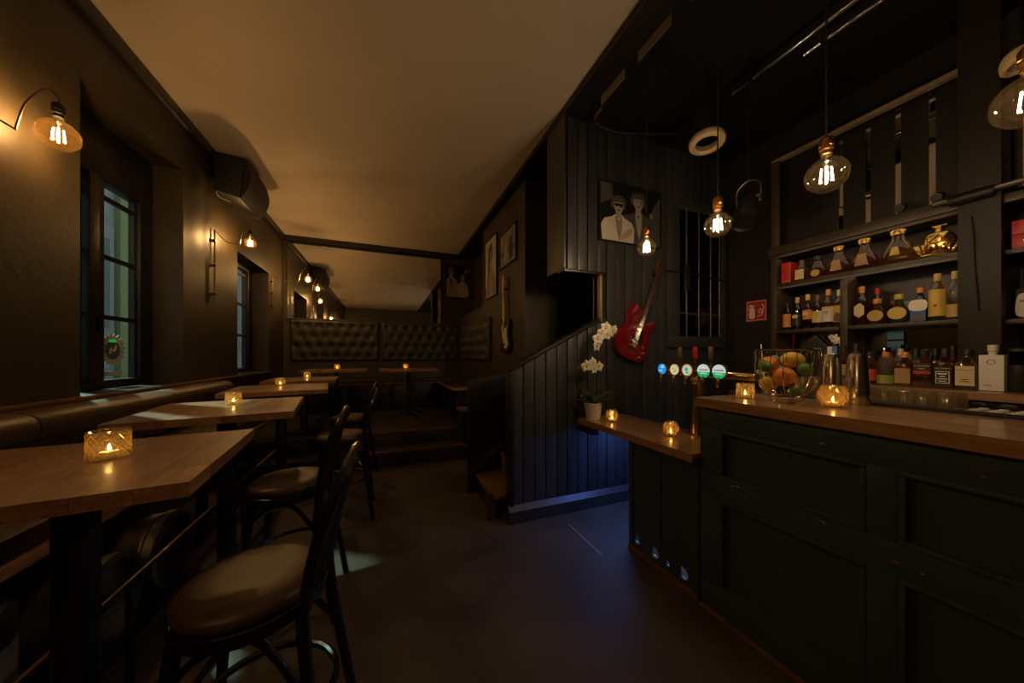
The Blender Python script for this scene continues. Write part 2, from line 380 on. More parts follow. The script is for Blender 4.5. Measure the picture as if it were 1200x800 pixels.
# windows
def window(name, w, label, decal):
    y0, y1, z0, z1 = w
    t = thing(name, label, 'window', (0, 0, 0), kind='structure')
    X0, X1 = -2.04, -1.96; head = min(2.70, z1-.05); base = z0+.06
    MB().box(X0, X1, y0, y0+.10, z0, z1).box(X0, X1, y1-.16, y1, z0, z1).box(X0, X1, y0+.10, y1-.16, head, z1).box(X0, X1, y0+.10, y1-.16, z0, base).build('frame', 'black_paint', t, bevel=.006)
    ym = y0+.44
    MB().box(X0-.01, X1+.03, ym-.065, ym+.065, base, head).build('mullion', 'black_paint', t, bevel=.012)
    MB().box(X0, XL+.03, y0+.002, y1-.002, z0-.04, z0).build('sill', 'black_paint', t, bevel=.008)
    MB().box(X1, XL-.002, y0+.002, y0+.012, z0, z1-.005).build('shutter', 'black_wall', t)
    zz = [base, z0+.54, z0+1.0, z0+1.45, head]; zz = [z for z in zz if z < head-.02]+[head]
    for a, b in ((y0+.10, ym-.065), (ym+.065, y1-.16)):
        s_ = MB().box(-2.015, -1.985, a, a+.025, base, head).box(-2.015, -1.985, b-.025, b, base, head).build('sash', 'black_paint', t)
        for i in range(len(zz)-1):
            if i: MB().box(-2.012, -1.988, a+.025, b-.025, zz[i]-.016, zz[i]+.016).build('muntin', 'black_paint', t)
            MB().box(-2.003, -1.997, a+.02, b-.02, zz[i]+(.012 if i else 0), zz[i+1]-.012).build('pane', 'pane_glass', t)
    MB().box(-1.96, -1.93, ym-.015, ym+.015, z0+.42, z0+.52).build('latch', 'steel_dull', t)
    if decal:      # gear shaped sticker on the lower pane
        c = ((ym+.065+y1-.16)/2-.03, z0+.29); pts = []
        for i in range(40):
            a = 2*math.pi*i/40; r = .135 if i % 2 else .105; pts.append((c[0]+r*math.cos(a), c[1]+r*math.sin(a)))
        MB().prism(pts, -1.9955, -1.994, 'x').build('gear_sticker', 'decal', t)
        MB().prism([(c[0]+.075*math.cos(2*math.pi*i/24), c[1]+.075*math.sin(2*math.pi*i/24)) for i in range(24)], -1.9938, -1.9928, 'x').build('sticker_disc', 'decal_dark', t)
        MB().prism([(c[0]-.045, c[1]+.06), (c[0]+.045, c[1]+.06), (c[0]+.03, c[1]+.085), (c[0]-.03, c[1]+.085)], -1.9926, -1.992, 'x').build('sticker_band', 'decal_green', t)
        MB().tube(smoothpath([(-1.992, c[0]-.03, c[1]-.03), (-1.992, c[0]-.02, c[1]+.01), (-1.992, c[0]+.01, c[1]-.01), (-1.992, c[0]+.03, c[1]+.035)], 5), .006, 5).build('sticker_mark', 'decal', t)
        MB().box(-1.9955, -1.994, c[0]-.12, c[0]+.10, c[1]-.20, c[1]-.17).build('sticker_strip', 'decal', t)
window('window_1', W1, 'tall sash window with gear sticker in a deep recess', True)
window('window_2', W2, 'narrow looking window beyond the wall loudspeaker', False)
# street outside
struct('ground_street', MB().box(-14, -2.1, -4, 30, -.12, -.02), 'asphalt', 'street outside the windows', 'street')
fb = thing('facade', 'pale grey building across the street seen through window', 'building', (0, 0, 0))
MB().box(-6.3, -5.6, -2, 26, -.02, 6).build('wall', 'facade', fb)
for i in range(9):
    y = -.55+i*2.6
    MB().box(-5.62, -5.50, y, y+.55, -.02, 6).build('pilaster', 'facade_yellow', fb, bevel=.02)
    MB().box(-5.61, -5.55, y+.85, y+2.5, 1.6, 4.2).build('shutter_panel', 'facade_pink', fb, bevel=.01)
    MB().box(-5.56, -5.53, y+1.55, y+2.35, 2.0, 3.9).build('pane', 'decal_dark', fb)

# ------------------------------------------------------------------ big mirror, tufted seating, far benches
t = thing('wall_mirror', 'wide mirror above the tufted seating on the end wall', 'mirror', (0, YF, 2.06))
MB().box(-1.68, 1.10, -.025, -.003, .03, 1.40).build('mirror_glass', 'mirror', t)
MB().box(-1.70, 1.12, -.035, -.002, 0, .03).box(-1.70, 1.12, -.035, -.002, 1.40, 1.43).box(1.10, 1.125, -.035, -.002, .03, 1.40).build('frame', 'black_paint', t)
def tufted(name, w, h, nb, rows, label, loc, rz):
    t = thing(name, label, 'seat back', loc, rz, 'tufted back panels round the platform')
    sx = w/nb; sz = h/rows; bt = []
    for r in range(rows):
        for k in range(nb+1):
            u = (k+(.5 if r % 2 else 0))*sx
            if .03 < u < w-.03: bt.append((u, (r+.5)*sz))
    nx, nz = int(w/.022), int(h/.022)
    def fn(u, v):
        x, z = u*w, v*h; d = .05*min(1, min(x, w-x)/.035)**.5*min(1, min(z, h-z)/.035)**.5
        dip = 0
        for bx, bz in bt:
            q = ((x-bx)/.05)**2+((z-bz)/.05)**2
            if q < 9: dip = max(dip, math.exp(-q))
        # diagonal pleats between buttons
        a = (x/sx*2+(z/sz-.5)*1.0) ; b = (x/sx*2-(z/sz-.5)*1.0)
        pl = max(max(0, 1-abs((a/2) % 1-0)*9, 1-abs(1-(a/2) % 1)*9), max(0, 1-abs((b/2) % 1)*9, 1-abs(1-(b/2) % 1)*9))
        return (x, -.03-d+.035*dip+.005*min(1, pl), z)
    g = MB().grid(nx, nz, fn)
    g.build('cushion', 'leather_dark', t, smooth=80)
    MB().box(0, w, -.032, -.002, 0, h).build('backing_board', 'black_paint', t)
    me = MB().ball((0,0,0), .014, .008, .014, 8, 6).mesh('button', 'leather_dark')
    for bx, bz in bt: share('button', me, t, (bx, -.052, bz))
    return t
tufted('tufted_panel', 1.52, .78, 8, 4, 'dark tufted leather panel under mirror, on the window side', (-1.64, YF, 1.28), 0)
tufted('tufted_panel', 1.55, .78, 8, 4, 'dark tufted leather panel under mirror, on the corner side', (-.07, YF, 1.28), 0)
tufted('tufted_panel', 1.95, .70, 10, 4, 'dark tufted leather panel on the wall below framed photographs', (1.55, 6.75, 1.30), R(-90))
# far bench along the end wall and the corner bench
t = thing('wall_bench', 'dark upholstered bench along the end wall under tufted panels', 'bench', (0, 0, .36))
MB().box(-1.72, 1.54, 6.48, YF-.005, .50, .58).build('seat_cushion', 'leather_dark', t, bevel=.03)
MB().box(-1.72, 1.0, 6.46, 6.50, .485, .515).build('front_edge', 'rod_metal' if 0 else 'table_side', t, bevel=.004)
for i in range(5):
    MB().box(-1.70+i*.53, -1.70+i*.53+.515, 6.52, 6.55, 0, .5).build('front_board', 'black_paint', t, bevel=.004)
t = thing('corner_bench', 'short bench with wooden edge below the tufted side panel', 'bench', (0, 0, .36))
MB().box(1.0, 1.545, 4.95, 6.46, .49, .55).build('seat_cushion', 'leather_dark', t, bevel=.02)
MB().prism([(.93, 4.82), (1.545, 4.82), (1.545, 4.95), (1.0, 4.95), (1.0, 6.40), (.93, 6.40)], .50, .53).build('edge', 'oak', t, bevel=.004)
MB().box(1.02, 1.545, 4.97, 6.44, 0, .49).build('base', 'black_paint', t)
t = thing('corner_step', 'low wooden topped box at the end of the corner bench', 'step', (0, 0, .18))
MB().box(.98, 1.54, 4.34, 4.60, 0, .44).build('body', 'black_paint', t)
MB().box(.95, 1.545, 4.32, 4.62, .44, .47).build('top', 'step_wood', t, bevel=.004)

# ------------------------------------------------------------------ window bench with roll back
t = thing('window_bench', 'long brown leather bench with a rolled back under the windows', 'bench', (0, 0, 0))
for i in range(5):
    a = -.9+i*1.06; b = a+1.05
    pts = smoothpath([(-1.745, .74), (-1.60, .78), (-1.59, .98), (-1.56, 1.04), (-1.57, 1.10), (-1.64, 1.13), (-1.745, 1.12)], 4)
    MB().prism([(p.x, p.y) for p in smoothpath([(-1.745, .80, 0), (-1.62, .80, 0), (-1.61, .95, 0), (-1.56, 1.00, 0), (-1.545, 1.05, 0), (-1.565, 1.10, 0), (-1.63, 1.125, 0), (-1.745, 1.12, 0)], 4)], a, b, 'y').build('back_roll', 'leather_brown', t, bevel=.008, smooth=60)
    MB().box(-1.74, -1.19, a, b, .70, .78).build('seat_cushion', 'leather_brown', t, bevel=.025)
MB().box(-1.20, -1.17, -.9, 4.28, .655, .70).build('front_strip', 'oak', t, bevel=.004)
MB().box(-1.74, -1.20, -.9, 4.28, .655, .70).build('seat_board', 'black_paint', t)
for y in (-.2, .98, 1.98, 2.90, 3.80): MB().box(-1.24, -1.19, y, y+.05, 0, .655).build('leg', 'iron', t)
MB().box(-1.20, -1.16, -.9, 4.28, .04, .09).build('lower_rail', 'table_side', t)
struct('trim_6', MB().box(XL, XL+.045, YB+.01, 6.30, 1.125, 1.148), 'table_side', 'dark wooden ledge between windows and bench back', 'ledge', bevel=.004)
# kegs under the bench
def keg(name, label, loc, lying):
    t = thing(name, label, 'keg', loc, 0, 'kegs under the window bench')
    M = Matrix.Rotation(R(90), 4, 'Y') @ T(0, 0, 0) if lying else Matrix()
    r = .19
    pr = [(r*.86, 0), (r, .015), (r, .05), (r*.95, .06), (r*.95, .13), (r, .15), (r, .165), (r*.95, .185), (r*.95, .30), (r, .32), (r, .335), (r*.95, .355), (r*.95, .42), (r, .43), (r, .465), (r*.86, .48)]
    MB(M).shell(pr, 28).build('shell', 'steel_dull', t)
    MB(M).lathe([(0, .05), (r*.90, .05), (r*.9, .055)], 28).build('head', 'steel_dull', t)
    MB(M).lathe([(0, .428), (r*.92, .43), (r*.92, .434)], 28).build('head', 'steel_dull', t)
    MB(M).shell([(r*.86, .43), (r*.86, .48), (r*.98, .475)], 28).build('rim', 'steel_dull', t)
    MB(M).lathe([(0, .43), (.035, .43), (.035, .45), (.02, .46), (0, .46)], 12).build('valve', 'black_plastic', t)
    return t
k1 = keg('beer_keg', 'steel keg lying on its side under the bench, near the window recess', (-1.53, 2.27, .37), True)
keg('beer_keg', 'steel keg lying on its side behind the first table post', (-1.53, 1.85, .37), True)
k3 = thing('keg_plinth', 'low dark wooden plinth under the lying kegs', 'plinth', (-1.30, 2.05, 0))
MB().box(-.42, .15, -.36, .44, 0, .178).build('board', 'black_paint', k3, bevel=.005)
dr = thing('label_drum', 'upright dark drum with a torn pale label under the bench', 'drum', (-1.30, 1.45, 0), 0, 'kegs under the window bench')
MB().lathe([(.20, 0), (.215, .02), (.215, .20), (.205, .22), (.215, .24), (.215, .58), (.20, .60), (.0, .60)], 28).build('body', 'steel_dull' if 0 else 'black_plastic', dr)
MB().shell([(.2165, .25), (.2165, .50)], 28).build('label', 'print_grey', dr)
for i, (a, z, w) in enumerate(((-.3, .40, .10), (-.12, .34, .13), (-.35, .30, .09), (-.5, .36, .05))):
    MB().prism([(.2172*math.cos(a+q*w*4), .2172*math.sin(a+q*w*4)) for q in (0, .33, .66, 1)]+[(.2182*math.cos(a+q*w*4), .2182*math.sin(a+q*w*4)) for q in (1, .66, .33, 0)], z, z+.03).build('label_print', 'print_mid', dr)

# ------------------------------------------------------------------ tables by the window
def staves(parent, x0, x1, y0, y1, z0, z1, rows, m, seglen, seed, axis='y', name='stave'):
    rr = random.Random(seed)
    w = (x1-x0)/rows
    for i in range(rows):
        y = y0; first = True
        while y < y1-1e-4:
            l = seglen*(rr.uniform(.35, 1) if first else rr.uniform(.8, 1.2)); first = False
            b = y+l
            if y1-b < seglen*.25: b = y1
            MB().box(x0+i*w+.0004, x0+(i+1)*w-.0004, y+.0004, b-.0004, z0, z1).build(name, m, parent, smooth=0)
            y = b
def bar_table(label, loc, rz, w, l, h, seed, zf=0):
    t = thing('bar_table', label, 'table', (loc[0], loc[1], zf), rz, 'high oak tables along the window bench')
    hh = h-zf
    top = MB().box(-w/2+.003, w/2-.003, -l/2+.003, l/2-.003, hh-.032, hh-.012).build('table_top', 'table_side', t)
    staves(top, -w/2, w/2, -l/2, l/2, hh-.038, hh, 7, 'oak', .42, seed)
    MB().lathe([(.075, .012), (.05, .03), (.046, .05), (.046, hh-.075), (.06, hh-.058)], 20).build('post', 'black_paint', t)
    MB().box(-.14, .14, -.14, .14, hh-.06, hh-.038).build('mounting_plate', 'iron', t)
    MB().box(-.20, .20, -.20, .20, 0, .014).build('base_plate', 'iron', t, bevel=.004)
    return t
bar_table('high oak table beside the upright drum, next to first stool', (-.845, 1.345, 0), R(6), .70, .66, 1.08, 1)
bar_table('high oak table with candle in front of the gear sticker window', (-.91, 2.48, 0), R(8), .745, .75, 1.08, 2)
bar_table('high oak table under the wall between the two windows', (-.96, 3.78, 0), R(8), .80, .80, 1.08, 3)
bar_table('high oak table next to the platform steps, furthest along window bench', (-1.03, 5.08, 0), R(4), .80, .80, 1.08, 4, .36)
def pedestal_table(label, loc, seed):
    t = thing('pedestal_table', label, 'table', loc, 0, 'pedestal tables on the platform')
    top = MB().box(-.455, .455, -.32, .32, .782, .80).build('table_top', 'table_side', t)
    staves(top, -.46, .46, -.325, .325, .775, .81, 6, 'oak', .5, seed)
    MB().lathe([(.03, .03), (.028, .77), (.09, .775)], 14).build('pole', 'iron', t)
    for i in range(4):
        a = i*math.pi/2+.4
        MB().tube(smoothpath([(0, 0, .12), (.10*math.cos(a), .10*math.sin(a), .10), (.24*math.cos(a), .24*math.sin(a), .04), (.30*math.cos(a), .30*math.sin(a), .018)], 4), .018, 8).build('foot', 'iron', t)
pedestal_table('oak pedestal table on the platform beside the window bench corner', (-.74, 5.86, .36), 11)
pedestal_table('oak pedestal table in the middle of the platform', (.36, 5.70, .36), 12)
t = thing('foot_rail', 'thin metal foot rail running between the bar table posts', 'rail', (0, 0, 0))
MB().tube([(-.985, .2, .445), (-1.035, 4.25, .445)], .011, 8).build('rail', 'rod_metal', t)
for y in (.6, 1.85, 3.05, 4.1): MB().box(-.985-.0123*(y-.2)-.01, -.985-.0123*(y-.2)+.01, y-.01, y+.01, 0, .436).build('rail_post', 'iron', t)

# ------------------------------------------------------------------ bentwood bar stools
def make_stool():
    t = thing('bar_stool', '', 'stool', (0, 0, 0), 0, 'bentwood bar stools at the window tables')
    sh = .68
    MB().lathe([(0, sh-.012), (.170, sh-.012), (.188, sh+.004), (.191, sh+.020), (.180, sh+.036), (.14, sh+.046), (.08, sh+.045), (0, sh+.044)], 36).build('seat_cushion', 'leather_brown', t, smooth=60)
    MB().lathe([(0, sh-.05), (.180, sh-.05), (.192, sh-.044), (.195, sh-.03), (.192, sh-.014), (.175, sh-.012), (0, sh-.012)], 36).build('seat_frame', 'bentwood', t, smooth=50)
    MB().tube([(.193*math.cos(a*R(10)), .193*math.sin(a*R(10)), sh-.006) for a in range(36)], .004, 6, True).build('piping', 'bentwood', t)
    for s in (-1, 1):
        MB().tube(smoothpath([(-.13, s*.13, sh-.04), (-.145, s*.145, .45), (-.185, s*.18, 0)], 4), [.019]*5+[.016]*4, 10).build('leg', 'bentwood', t)
        MB().tube(smoothpath([(.175, s*.15, sh+.02), (.17, s*.15, sh-.04), (.19, s*.165, .45), (.255, s*.205, 0)], 4), .018, 10).build('leg', 'bentwood', t)
        MB().tube(smoothpath([(-.15, s*.15, .44), (-.125, s*.13, .55), (-.03, s*.125, .61), (.06, s*.125, .59), (.175, s*.155, .44)], 5), .011, 8).build('brace', 'bentwood', t)
    hoop = smoothpath([(.175, -.15, sh+.0), (.195, -.165, sh+.12), (.235, -.168, sh+.27), (.275, -.115, sh+.37), (.288, 0, sh+.408), (.275, .115, sh+.37), (.235, .168, sh+.27), (.195, .165, sh+.12), (.175, .15, sh+.0)], 6)
    MB().tube(hoop, .018, 10).build('back_hoop', 'bentwood', t)
    for s in (.115, .06):
        hp = smoothpath([(.185, -s*.8, sh+.02), (.205, -s, sh+.12), (.230, -s*1.05, sh+.23), (.256, -s*.55, sh+.325+.1*(.115-s)), (.264, 0, sh+.35+.1*(.115-s)), (.256, s*.55, sh+.325+.1*(.115-s)), (.230, s*1.05, sh+.23), (.205, s, sh+.12), (.185, s*.8, sh+.02)], 5)
        MB().tube(hp, .011, 8).build('inner_hoop', 'bentwood', t)
    MB().tube([(.025+.196*math.cos(R(10*a)), .186*math.sin(R(10*a)), .33) for a in range(36)], .012, 8, True).build('foot_ring', 'bentwood', t)
    MB().tube([(-.14, -.14, .42), (-.15, 0, .42), (-.14, .14, .42)], .010, 8).build('stretcher', 'bentwood', t)
    return t
s0 = make_stool()
for i, (x, y, a, lab) in enumerate((
        (-.378, 1.225, -4, 'black bentwood bar stool with brown seat at the drum side table'),
        (-.50, 2.12, -2, 'black bentwood bar stool at the table before the gear sticker window'),
        (-.36, 3.16, 2, 'black bentwood bar stool at the table between the windows'),
        (-.375, 4.02, -6, 'black bentwood bar stool closest to the platform steps'))):
    o = s0 if i == 0 else copy_tree(s0)
    o.location = (x, y, 0); o.rotation_euler = (0, 0, R(a)); o['label'] = lab

# ------------------------------------------------------------------ candles
def candle(label, loc, kind, group, s=1.0):
    t = thing('tealight_holder', label, 'candle', loc, 0, group)
    if kind == 'tumbler':
        pr = [(.036, 0), (.042, .004), (.043, .012)]
        vs = MB(); n = 24
        rows = 12
        prof = [(.041+.0022*((j % 2)), .004+.074*j/rows) for j in range(rows+1)]
        mb = MB()
        vv = []; ff = []
        for j, (r, z) in enumerate(prof):
            for k in range(n):
                rr = .0395+.0026*(1 if (j+k) % 2 else -1)*(0 if j in (0, rows) else 1)
                a = 2*math.pi*k/n; vv.append((rr*math.cos(a), rr*math.sin(a), z))
        for j in range(rows):
            for k in range(n):
                a, b = j*n+k, j*n+(k+1) % n; ff.append((a, b, b+n, a+n))
        ff.append(tuple(range(n-1, -1, -1)))
        mb.add([(x*s, y*s, z*s) for x, y, z in vv], ff); mb.build('glass', 'candle_glass', t, smooth=0)
        MB().tube([(.0395*s*math.cos(R(15*a)), .0395*s*math.sin(R(15*a)), .078*s) for a in range(24)], .0022*s, 6, True).build('rim', 'clear_glass', t)
    elif kind == 'bowl':
        mb = MB(); n = 12; prof = [(.026, .003), (.043, .034), (.046, .056), (.036, .086)]
        vv = []; ff = []
        for j, (r, z) in enumerate(prof):
            for k in range(n):
                a = 2*math.pi*(k+.5*(j % 2))/n; vv.append((r*s*math.cos(a), r*s*math.sin(a), z*s))
        for j in range(len(prof)-1):
            for k in range(n):
                if j % 2 == 0:
                    a, b, c, d = j*n+k, j*n+(k+1) % n, (j+1)*n+k, (j+1)*n+(k-1) % n
                    ff += [(a, b, c), (a, c, d)]
                else:
                    a, b, c, d = j*n+k, j*n+(k+1) % n, (j+1)*n+(k+1) % n, (j+1)*n+k
                    ff += [(a, b, c), (a, c, d)]
        ff.append(tuple(range(n-1, -1, -1)))
        mb.add(vv, ff); mb.build('glass', 'candle_glass_amber', t, smooth=0)
        MB().tube([(.036*s*math.cos(R(15*a)), .036*s*math.sin(R(15*a)), .086*s) for a in range(24)], .002*s, 6, True).build('rim', 'clear_glass', t)
    lat = MB()
    for d in (-1, 1):
        for k in range(10):
            pts = []
            for j in range(7):
                f = j/6; z = (.006+.066*f) if kind == 'tumbler' else (.006+.076*f)
                r = .0418 if kind == 'tumbler' else (.030+.018*math.sin(math.pi*min(1, .12+f*.80)))
                a = 2*math.pi*k/10+d*f*1.25; pts.append((r*s*math.cos(a), r*s*math.sin(a), z*s))
            lat.tube(pts, .0013*s, 4)
    lat.build('cut_pattern', 'cut_glass', t)['kind'] = 'stuff'
    MB().lathe([(0, .006*s), (.019*s, .006*s), (.019*s, .020*s), (.0, .019*s)], 16).build('wax', 'wax', t)
    MB().lathe([(.0001, .020*s), (.0042*s, .026*s), (.003*s, .034*s), (.0001, .043*s)], 8).build('flame', 'flame', t)
    add_light('candle_light', 'POINT', (0, 0, .036*s), CANDLE_W, (1, .62, .24), .006, t)
    return t
g = 'tealights on the tables'
candle('patterned glass tealight on the table beside the drum', (-.800, 1.385, 1.08), 'tumbler', g, 1.1)
candle('patterned glass tealight on the table before the gear sticker window', (-.920, 2.60, 1.08), 'tumbler', g)
candle('patterned glass tealight on the table between the windows', (-1.03, 4.02, 1.08), 'tumbler', g)
candle('patterned glass tealight on the table next to the platform steps', (-1.03, 5.25, 1.08), 'tumbler', g)
candle('small glass tealight on the pedestal table near the bench corner', (-.74, 5.92, 1.17), 'bowl', g, .95)
candle('small glass tealight on the pedestal table in mid platform', (.32, 5.80, 1.17), 'bowl', g, .95)
ZB, ZLC = 1.165, .842
g = 'tealights on the bar'
candle('square looking patterned tealight on the bar end by the beer taps', (1.845, 1.17, ZB), 'tumbler', g, 1.0)
candle('large faceted glass tealight bowl beside the wire fruit basket', (1.885, .815, ZB), 'bowl', g, 1.15)
candle('round lattice glass tealight on the low counter near the brass tap', (1.84, 1.66, ZLC), 'bowl', g, 1.1)
candle('round lattice glass tealight beside the orchid pot', (1.775, 2.20, ZLC), 'bowl', g, 1.1)

# ------------------------------------------------------------------ bulbs
def bulb_parts(t, D, z, fil='filament', w=BULB_W, sock='copper_socket', nf=4, fh=.06):
    r = D/2
    pr = [(.0001, z-r)]+[(r*math.sin(math.pi*k/14), z-r*math.cos(math.pi*k/14)) for k in range(1, 13)]+[(.022, z+r*1.0), (.017, z+r+.02)]
    MB().shell(pr, 28).build('bulb_glass', 'bulb_glass' if fil == 'filament' else 'bulb_glass_clear', t, smooth=80)
    s = MB().lathe([(.014, z+r+.012), (.019, z+r+.014), (.019, z+r+.030), (.024, z+r+.034), (.024, z+r+.078), (.017, z+r+.088), (.006, z+r+.095)], 18).build('socket', sock, t)
    MB().lathe([(.0245, z+r+.046), (.026, z+r+.050), (.0245, z+r+.054)], 18).build('ring', sock, s)
    f = MB()
    for k in range(nf):
        a = 2*math.pi*k/nf+.5; q = .021
        f.tube([(q*math.cos(a), q*math.sin(a), z-fh/2), (q*.75*math.cos(a), q*.75*math.sin(a), z+fh/2)], .0020, 6)
    f.build('filament', 'filament_wall' if fil == 'filament' else fil, t)
    MB().tube([(0, 0, z+r+.012), (0, 0, z+fh/2+.004)], .0045, 8).lathe([(.0001, z+fh/2), (.016, z+fh/2+.002), (.0001, z+fh/2+.005)], 12).build('filament_stem', 'clear_glass', t)
def wall_lamp(label, pos, rod, D):
    t = thing('wall_lamp', label, 'lamp', (XL, rod[0], 0), 0, 'filament bulb wall lamps')
    x, y, z = pos[0]-XL, pos[1]-rod[0], pos[2]
    e = bpy.data.objects.new('bulb', None)
    MB().tube([(.022, 0, rod[2]), (.022, 0, rod[1])], .008, 8).build('wall_rod', 'rod_metal', t)
    for zz in (rod[2]+.08, (rod[1]+rod[2])/2, rod[1]-.12): MB().box(0, .034, -.014, .014, zz-.012, zz+.012).build('clip', 'black_plastic', t)
    r = D/2; top = z+r+.09
    MB().tube(smoothpath([(.022, 0, rod[1]), (x*.35, y*.35-.02, rod[1]-.08), (x*.72, y*.72-.05, z-.08)], 4)+smoothpath([(x*.74, y*.74-.05, z-.082), (x*.78, y*.74-.045, z-.03), (x*.80, y*.78-.03, z+r), (x*.92, y*.9-.01, top+.035), (x, y, top+.03), (x, y, top-.005)], 5), .0045, 6).build('arm', 'rod_metal', t)
    b0 = MB(); base_v = len(t.children)
    # bulb pieces are built around the origin, then moved under the arm
    sub = thing('tmp', '', 'x'); bulb_parts(sub, D, 0, w=BULB_W, sock='black_plastic')
    for ch in list(sub.children):
        ch.parent = t; ch.location = Vector(ch.location)+Vector((x, y, z))
        for gch in ch.children: pass
    bpy.data.objects.remove(sub)
    return t
wall_lamp('glowing globe filament wall lamp before the first window recess', (-1.60, 2.44, 2.555), (2.03, 2.60, 1.95), .155)
wall_lamp('glowing globe filament wall lamp below the loudspeaker', (-1.52, 4.75, 2.75), (4.42, 2.76, 1.98), .125)
wall_lamp('glowing globe filament wall lamp beside the big mirror', (-1.27, 6.55, 2.73), (6.32, 2.72, 2.12), .125)
wall_lamp('added globe filament wall lamp, out of view near the rear wall', (-1.58, -.35, 2.56), (-.70, 2.62, 1.95), .155)  # extra lamp of the row, added out of view to light the near end
def pendant(label, x, y, z, D, w=PEND_W):
    t = thing('pendant_lamp', label, 'lamp', (x, y, z), 0, 'bare bulb pendants over the bar')
    bulb_parts(t, D, 0, fil='filament_bar', w=w, nf=4)
    MB().tube([(0, 0, D/2+.09), (0, 0, ZC-.03-z)], .0035, 6).build('cord', 'black_plastic', t)
    MB().lathe([(.045, ZC-.055-z), (.045, ZC-.031-z)], 16).build('ceiling_rose', 'black_plastic', t)
pendant('bare globe bulb pendant nearest the red guitar', 1.76, 1.80, 2.18, .125)
pendant('bare globe bulb pendant above the beer tap end of the bar', 1.745, 1.255, 2.135, .135)
pendant('bare globe bulb pendant above the wire fruit basket', 1.80, .80, 2.19, .150)
pendant('bare globe bulb pendant hanging before the red gift boxes', 1.82, .325, 2.175, .150)

# ------------------------------------------------------------------ loudspeaker
t = thing('loudspeaker', 'black loudspeaker mounted under the ceiling on window wall', 'loudspeaker', (XL, 4.60, 3.10))
pf = [(.02, .07), (.29, 0)]+[(.29+.085*math.sin(math.pi*k/8), .46*k/8) for k in range(1, 8)]+[(.33, .455), (.02, .46)]
MB().prism([(a, b) for a, b in [(.06, .05), (.28, .0), (.33, .44), (.06, .46)]], -.30, .33, 'y').build('cabinet', 'black_plastic', t, bevel=.012)
fr = [(.28, .0)]+[(.28+.05*k/8+.07*math.sin(math.pi*k/8), .44*k/8) for k in range(1, 8)]+[(.33, .44)]
MB().prism(fr, -.285, .315, 'y').build('grille', 'speaker_grille', t, smooth=50)
MB().box(.0, .07, -.05, .08, .15, .38).build('bracket', 'iron', t)
MB().tube(smoothpath([(.03, -.2, .2), (.05, -.22, .06), (.06, -.15, .03), (.12, -.05, .04)], 4), .004, 6).build('cable', 'white_paint', t)
# wiring on the wall
tag(MB().tube(smoothpath([(XL+.012, 2.05, 2.6), (XL+.012, 1.6, 2.86), (XL+.012, 1.0, 2.95), (XL+.012, -.65, 2.7)], 5), .006, 6).build('lamp_cable', 'black_plastic'), 'black cable run along the window wall above the lamps', 'cable')

# ------------------------------------------------------------------ framed photographs
def ell(cx, cy, rx, ry, n=20, a0=0, a1=360): return [(cx+rx*math.cos(R(a0+(a1-a0)*i/n)), cy+ry*math.sin(R(a0+(a1-a0)*i/n))) for i in range(n if a1-a0 == 360 else n+1)]
def picture(name, label, M, w, h, shapes, frame='print_black', fw=.014, group='framed photographs'):
    """M maps local x right, y up, z out of the wall; origin is the lower left corner on the wall"""
    t = thing(name, label, 'picture', M.translation, 0, group)
    L = M.copy(); L.translation = (0, 0, 0)
    MB(L).box(0, w, 0, fw, .002, .024).box(0, w, h-fw, h, .002, .024).box(0, fw, fw, h-fw, .002, .024).box(w-fw, w, fw, h-fw, .002, .024).build('frame', frame, t, bevel=.002)
    pr = MB(L).box(fw, w-fw, fw, h-fw, .002, .012).build('print', shapes[0], t)
    for i, (m, poly) in enumerate(shapes[1:]):
        pts = [(min(max(x*w, fw+.001), w-fw-.001), min(max(y*h, fw+.001), h-fw-.001)) for x, y in poly]
        MB(L).prism(pts, .012+.0003*i, .0126+.0003*i).build('printed_figure', m, pr, smooth=0)
    return t
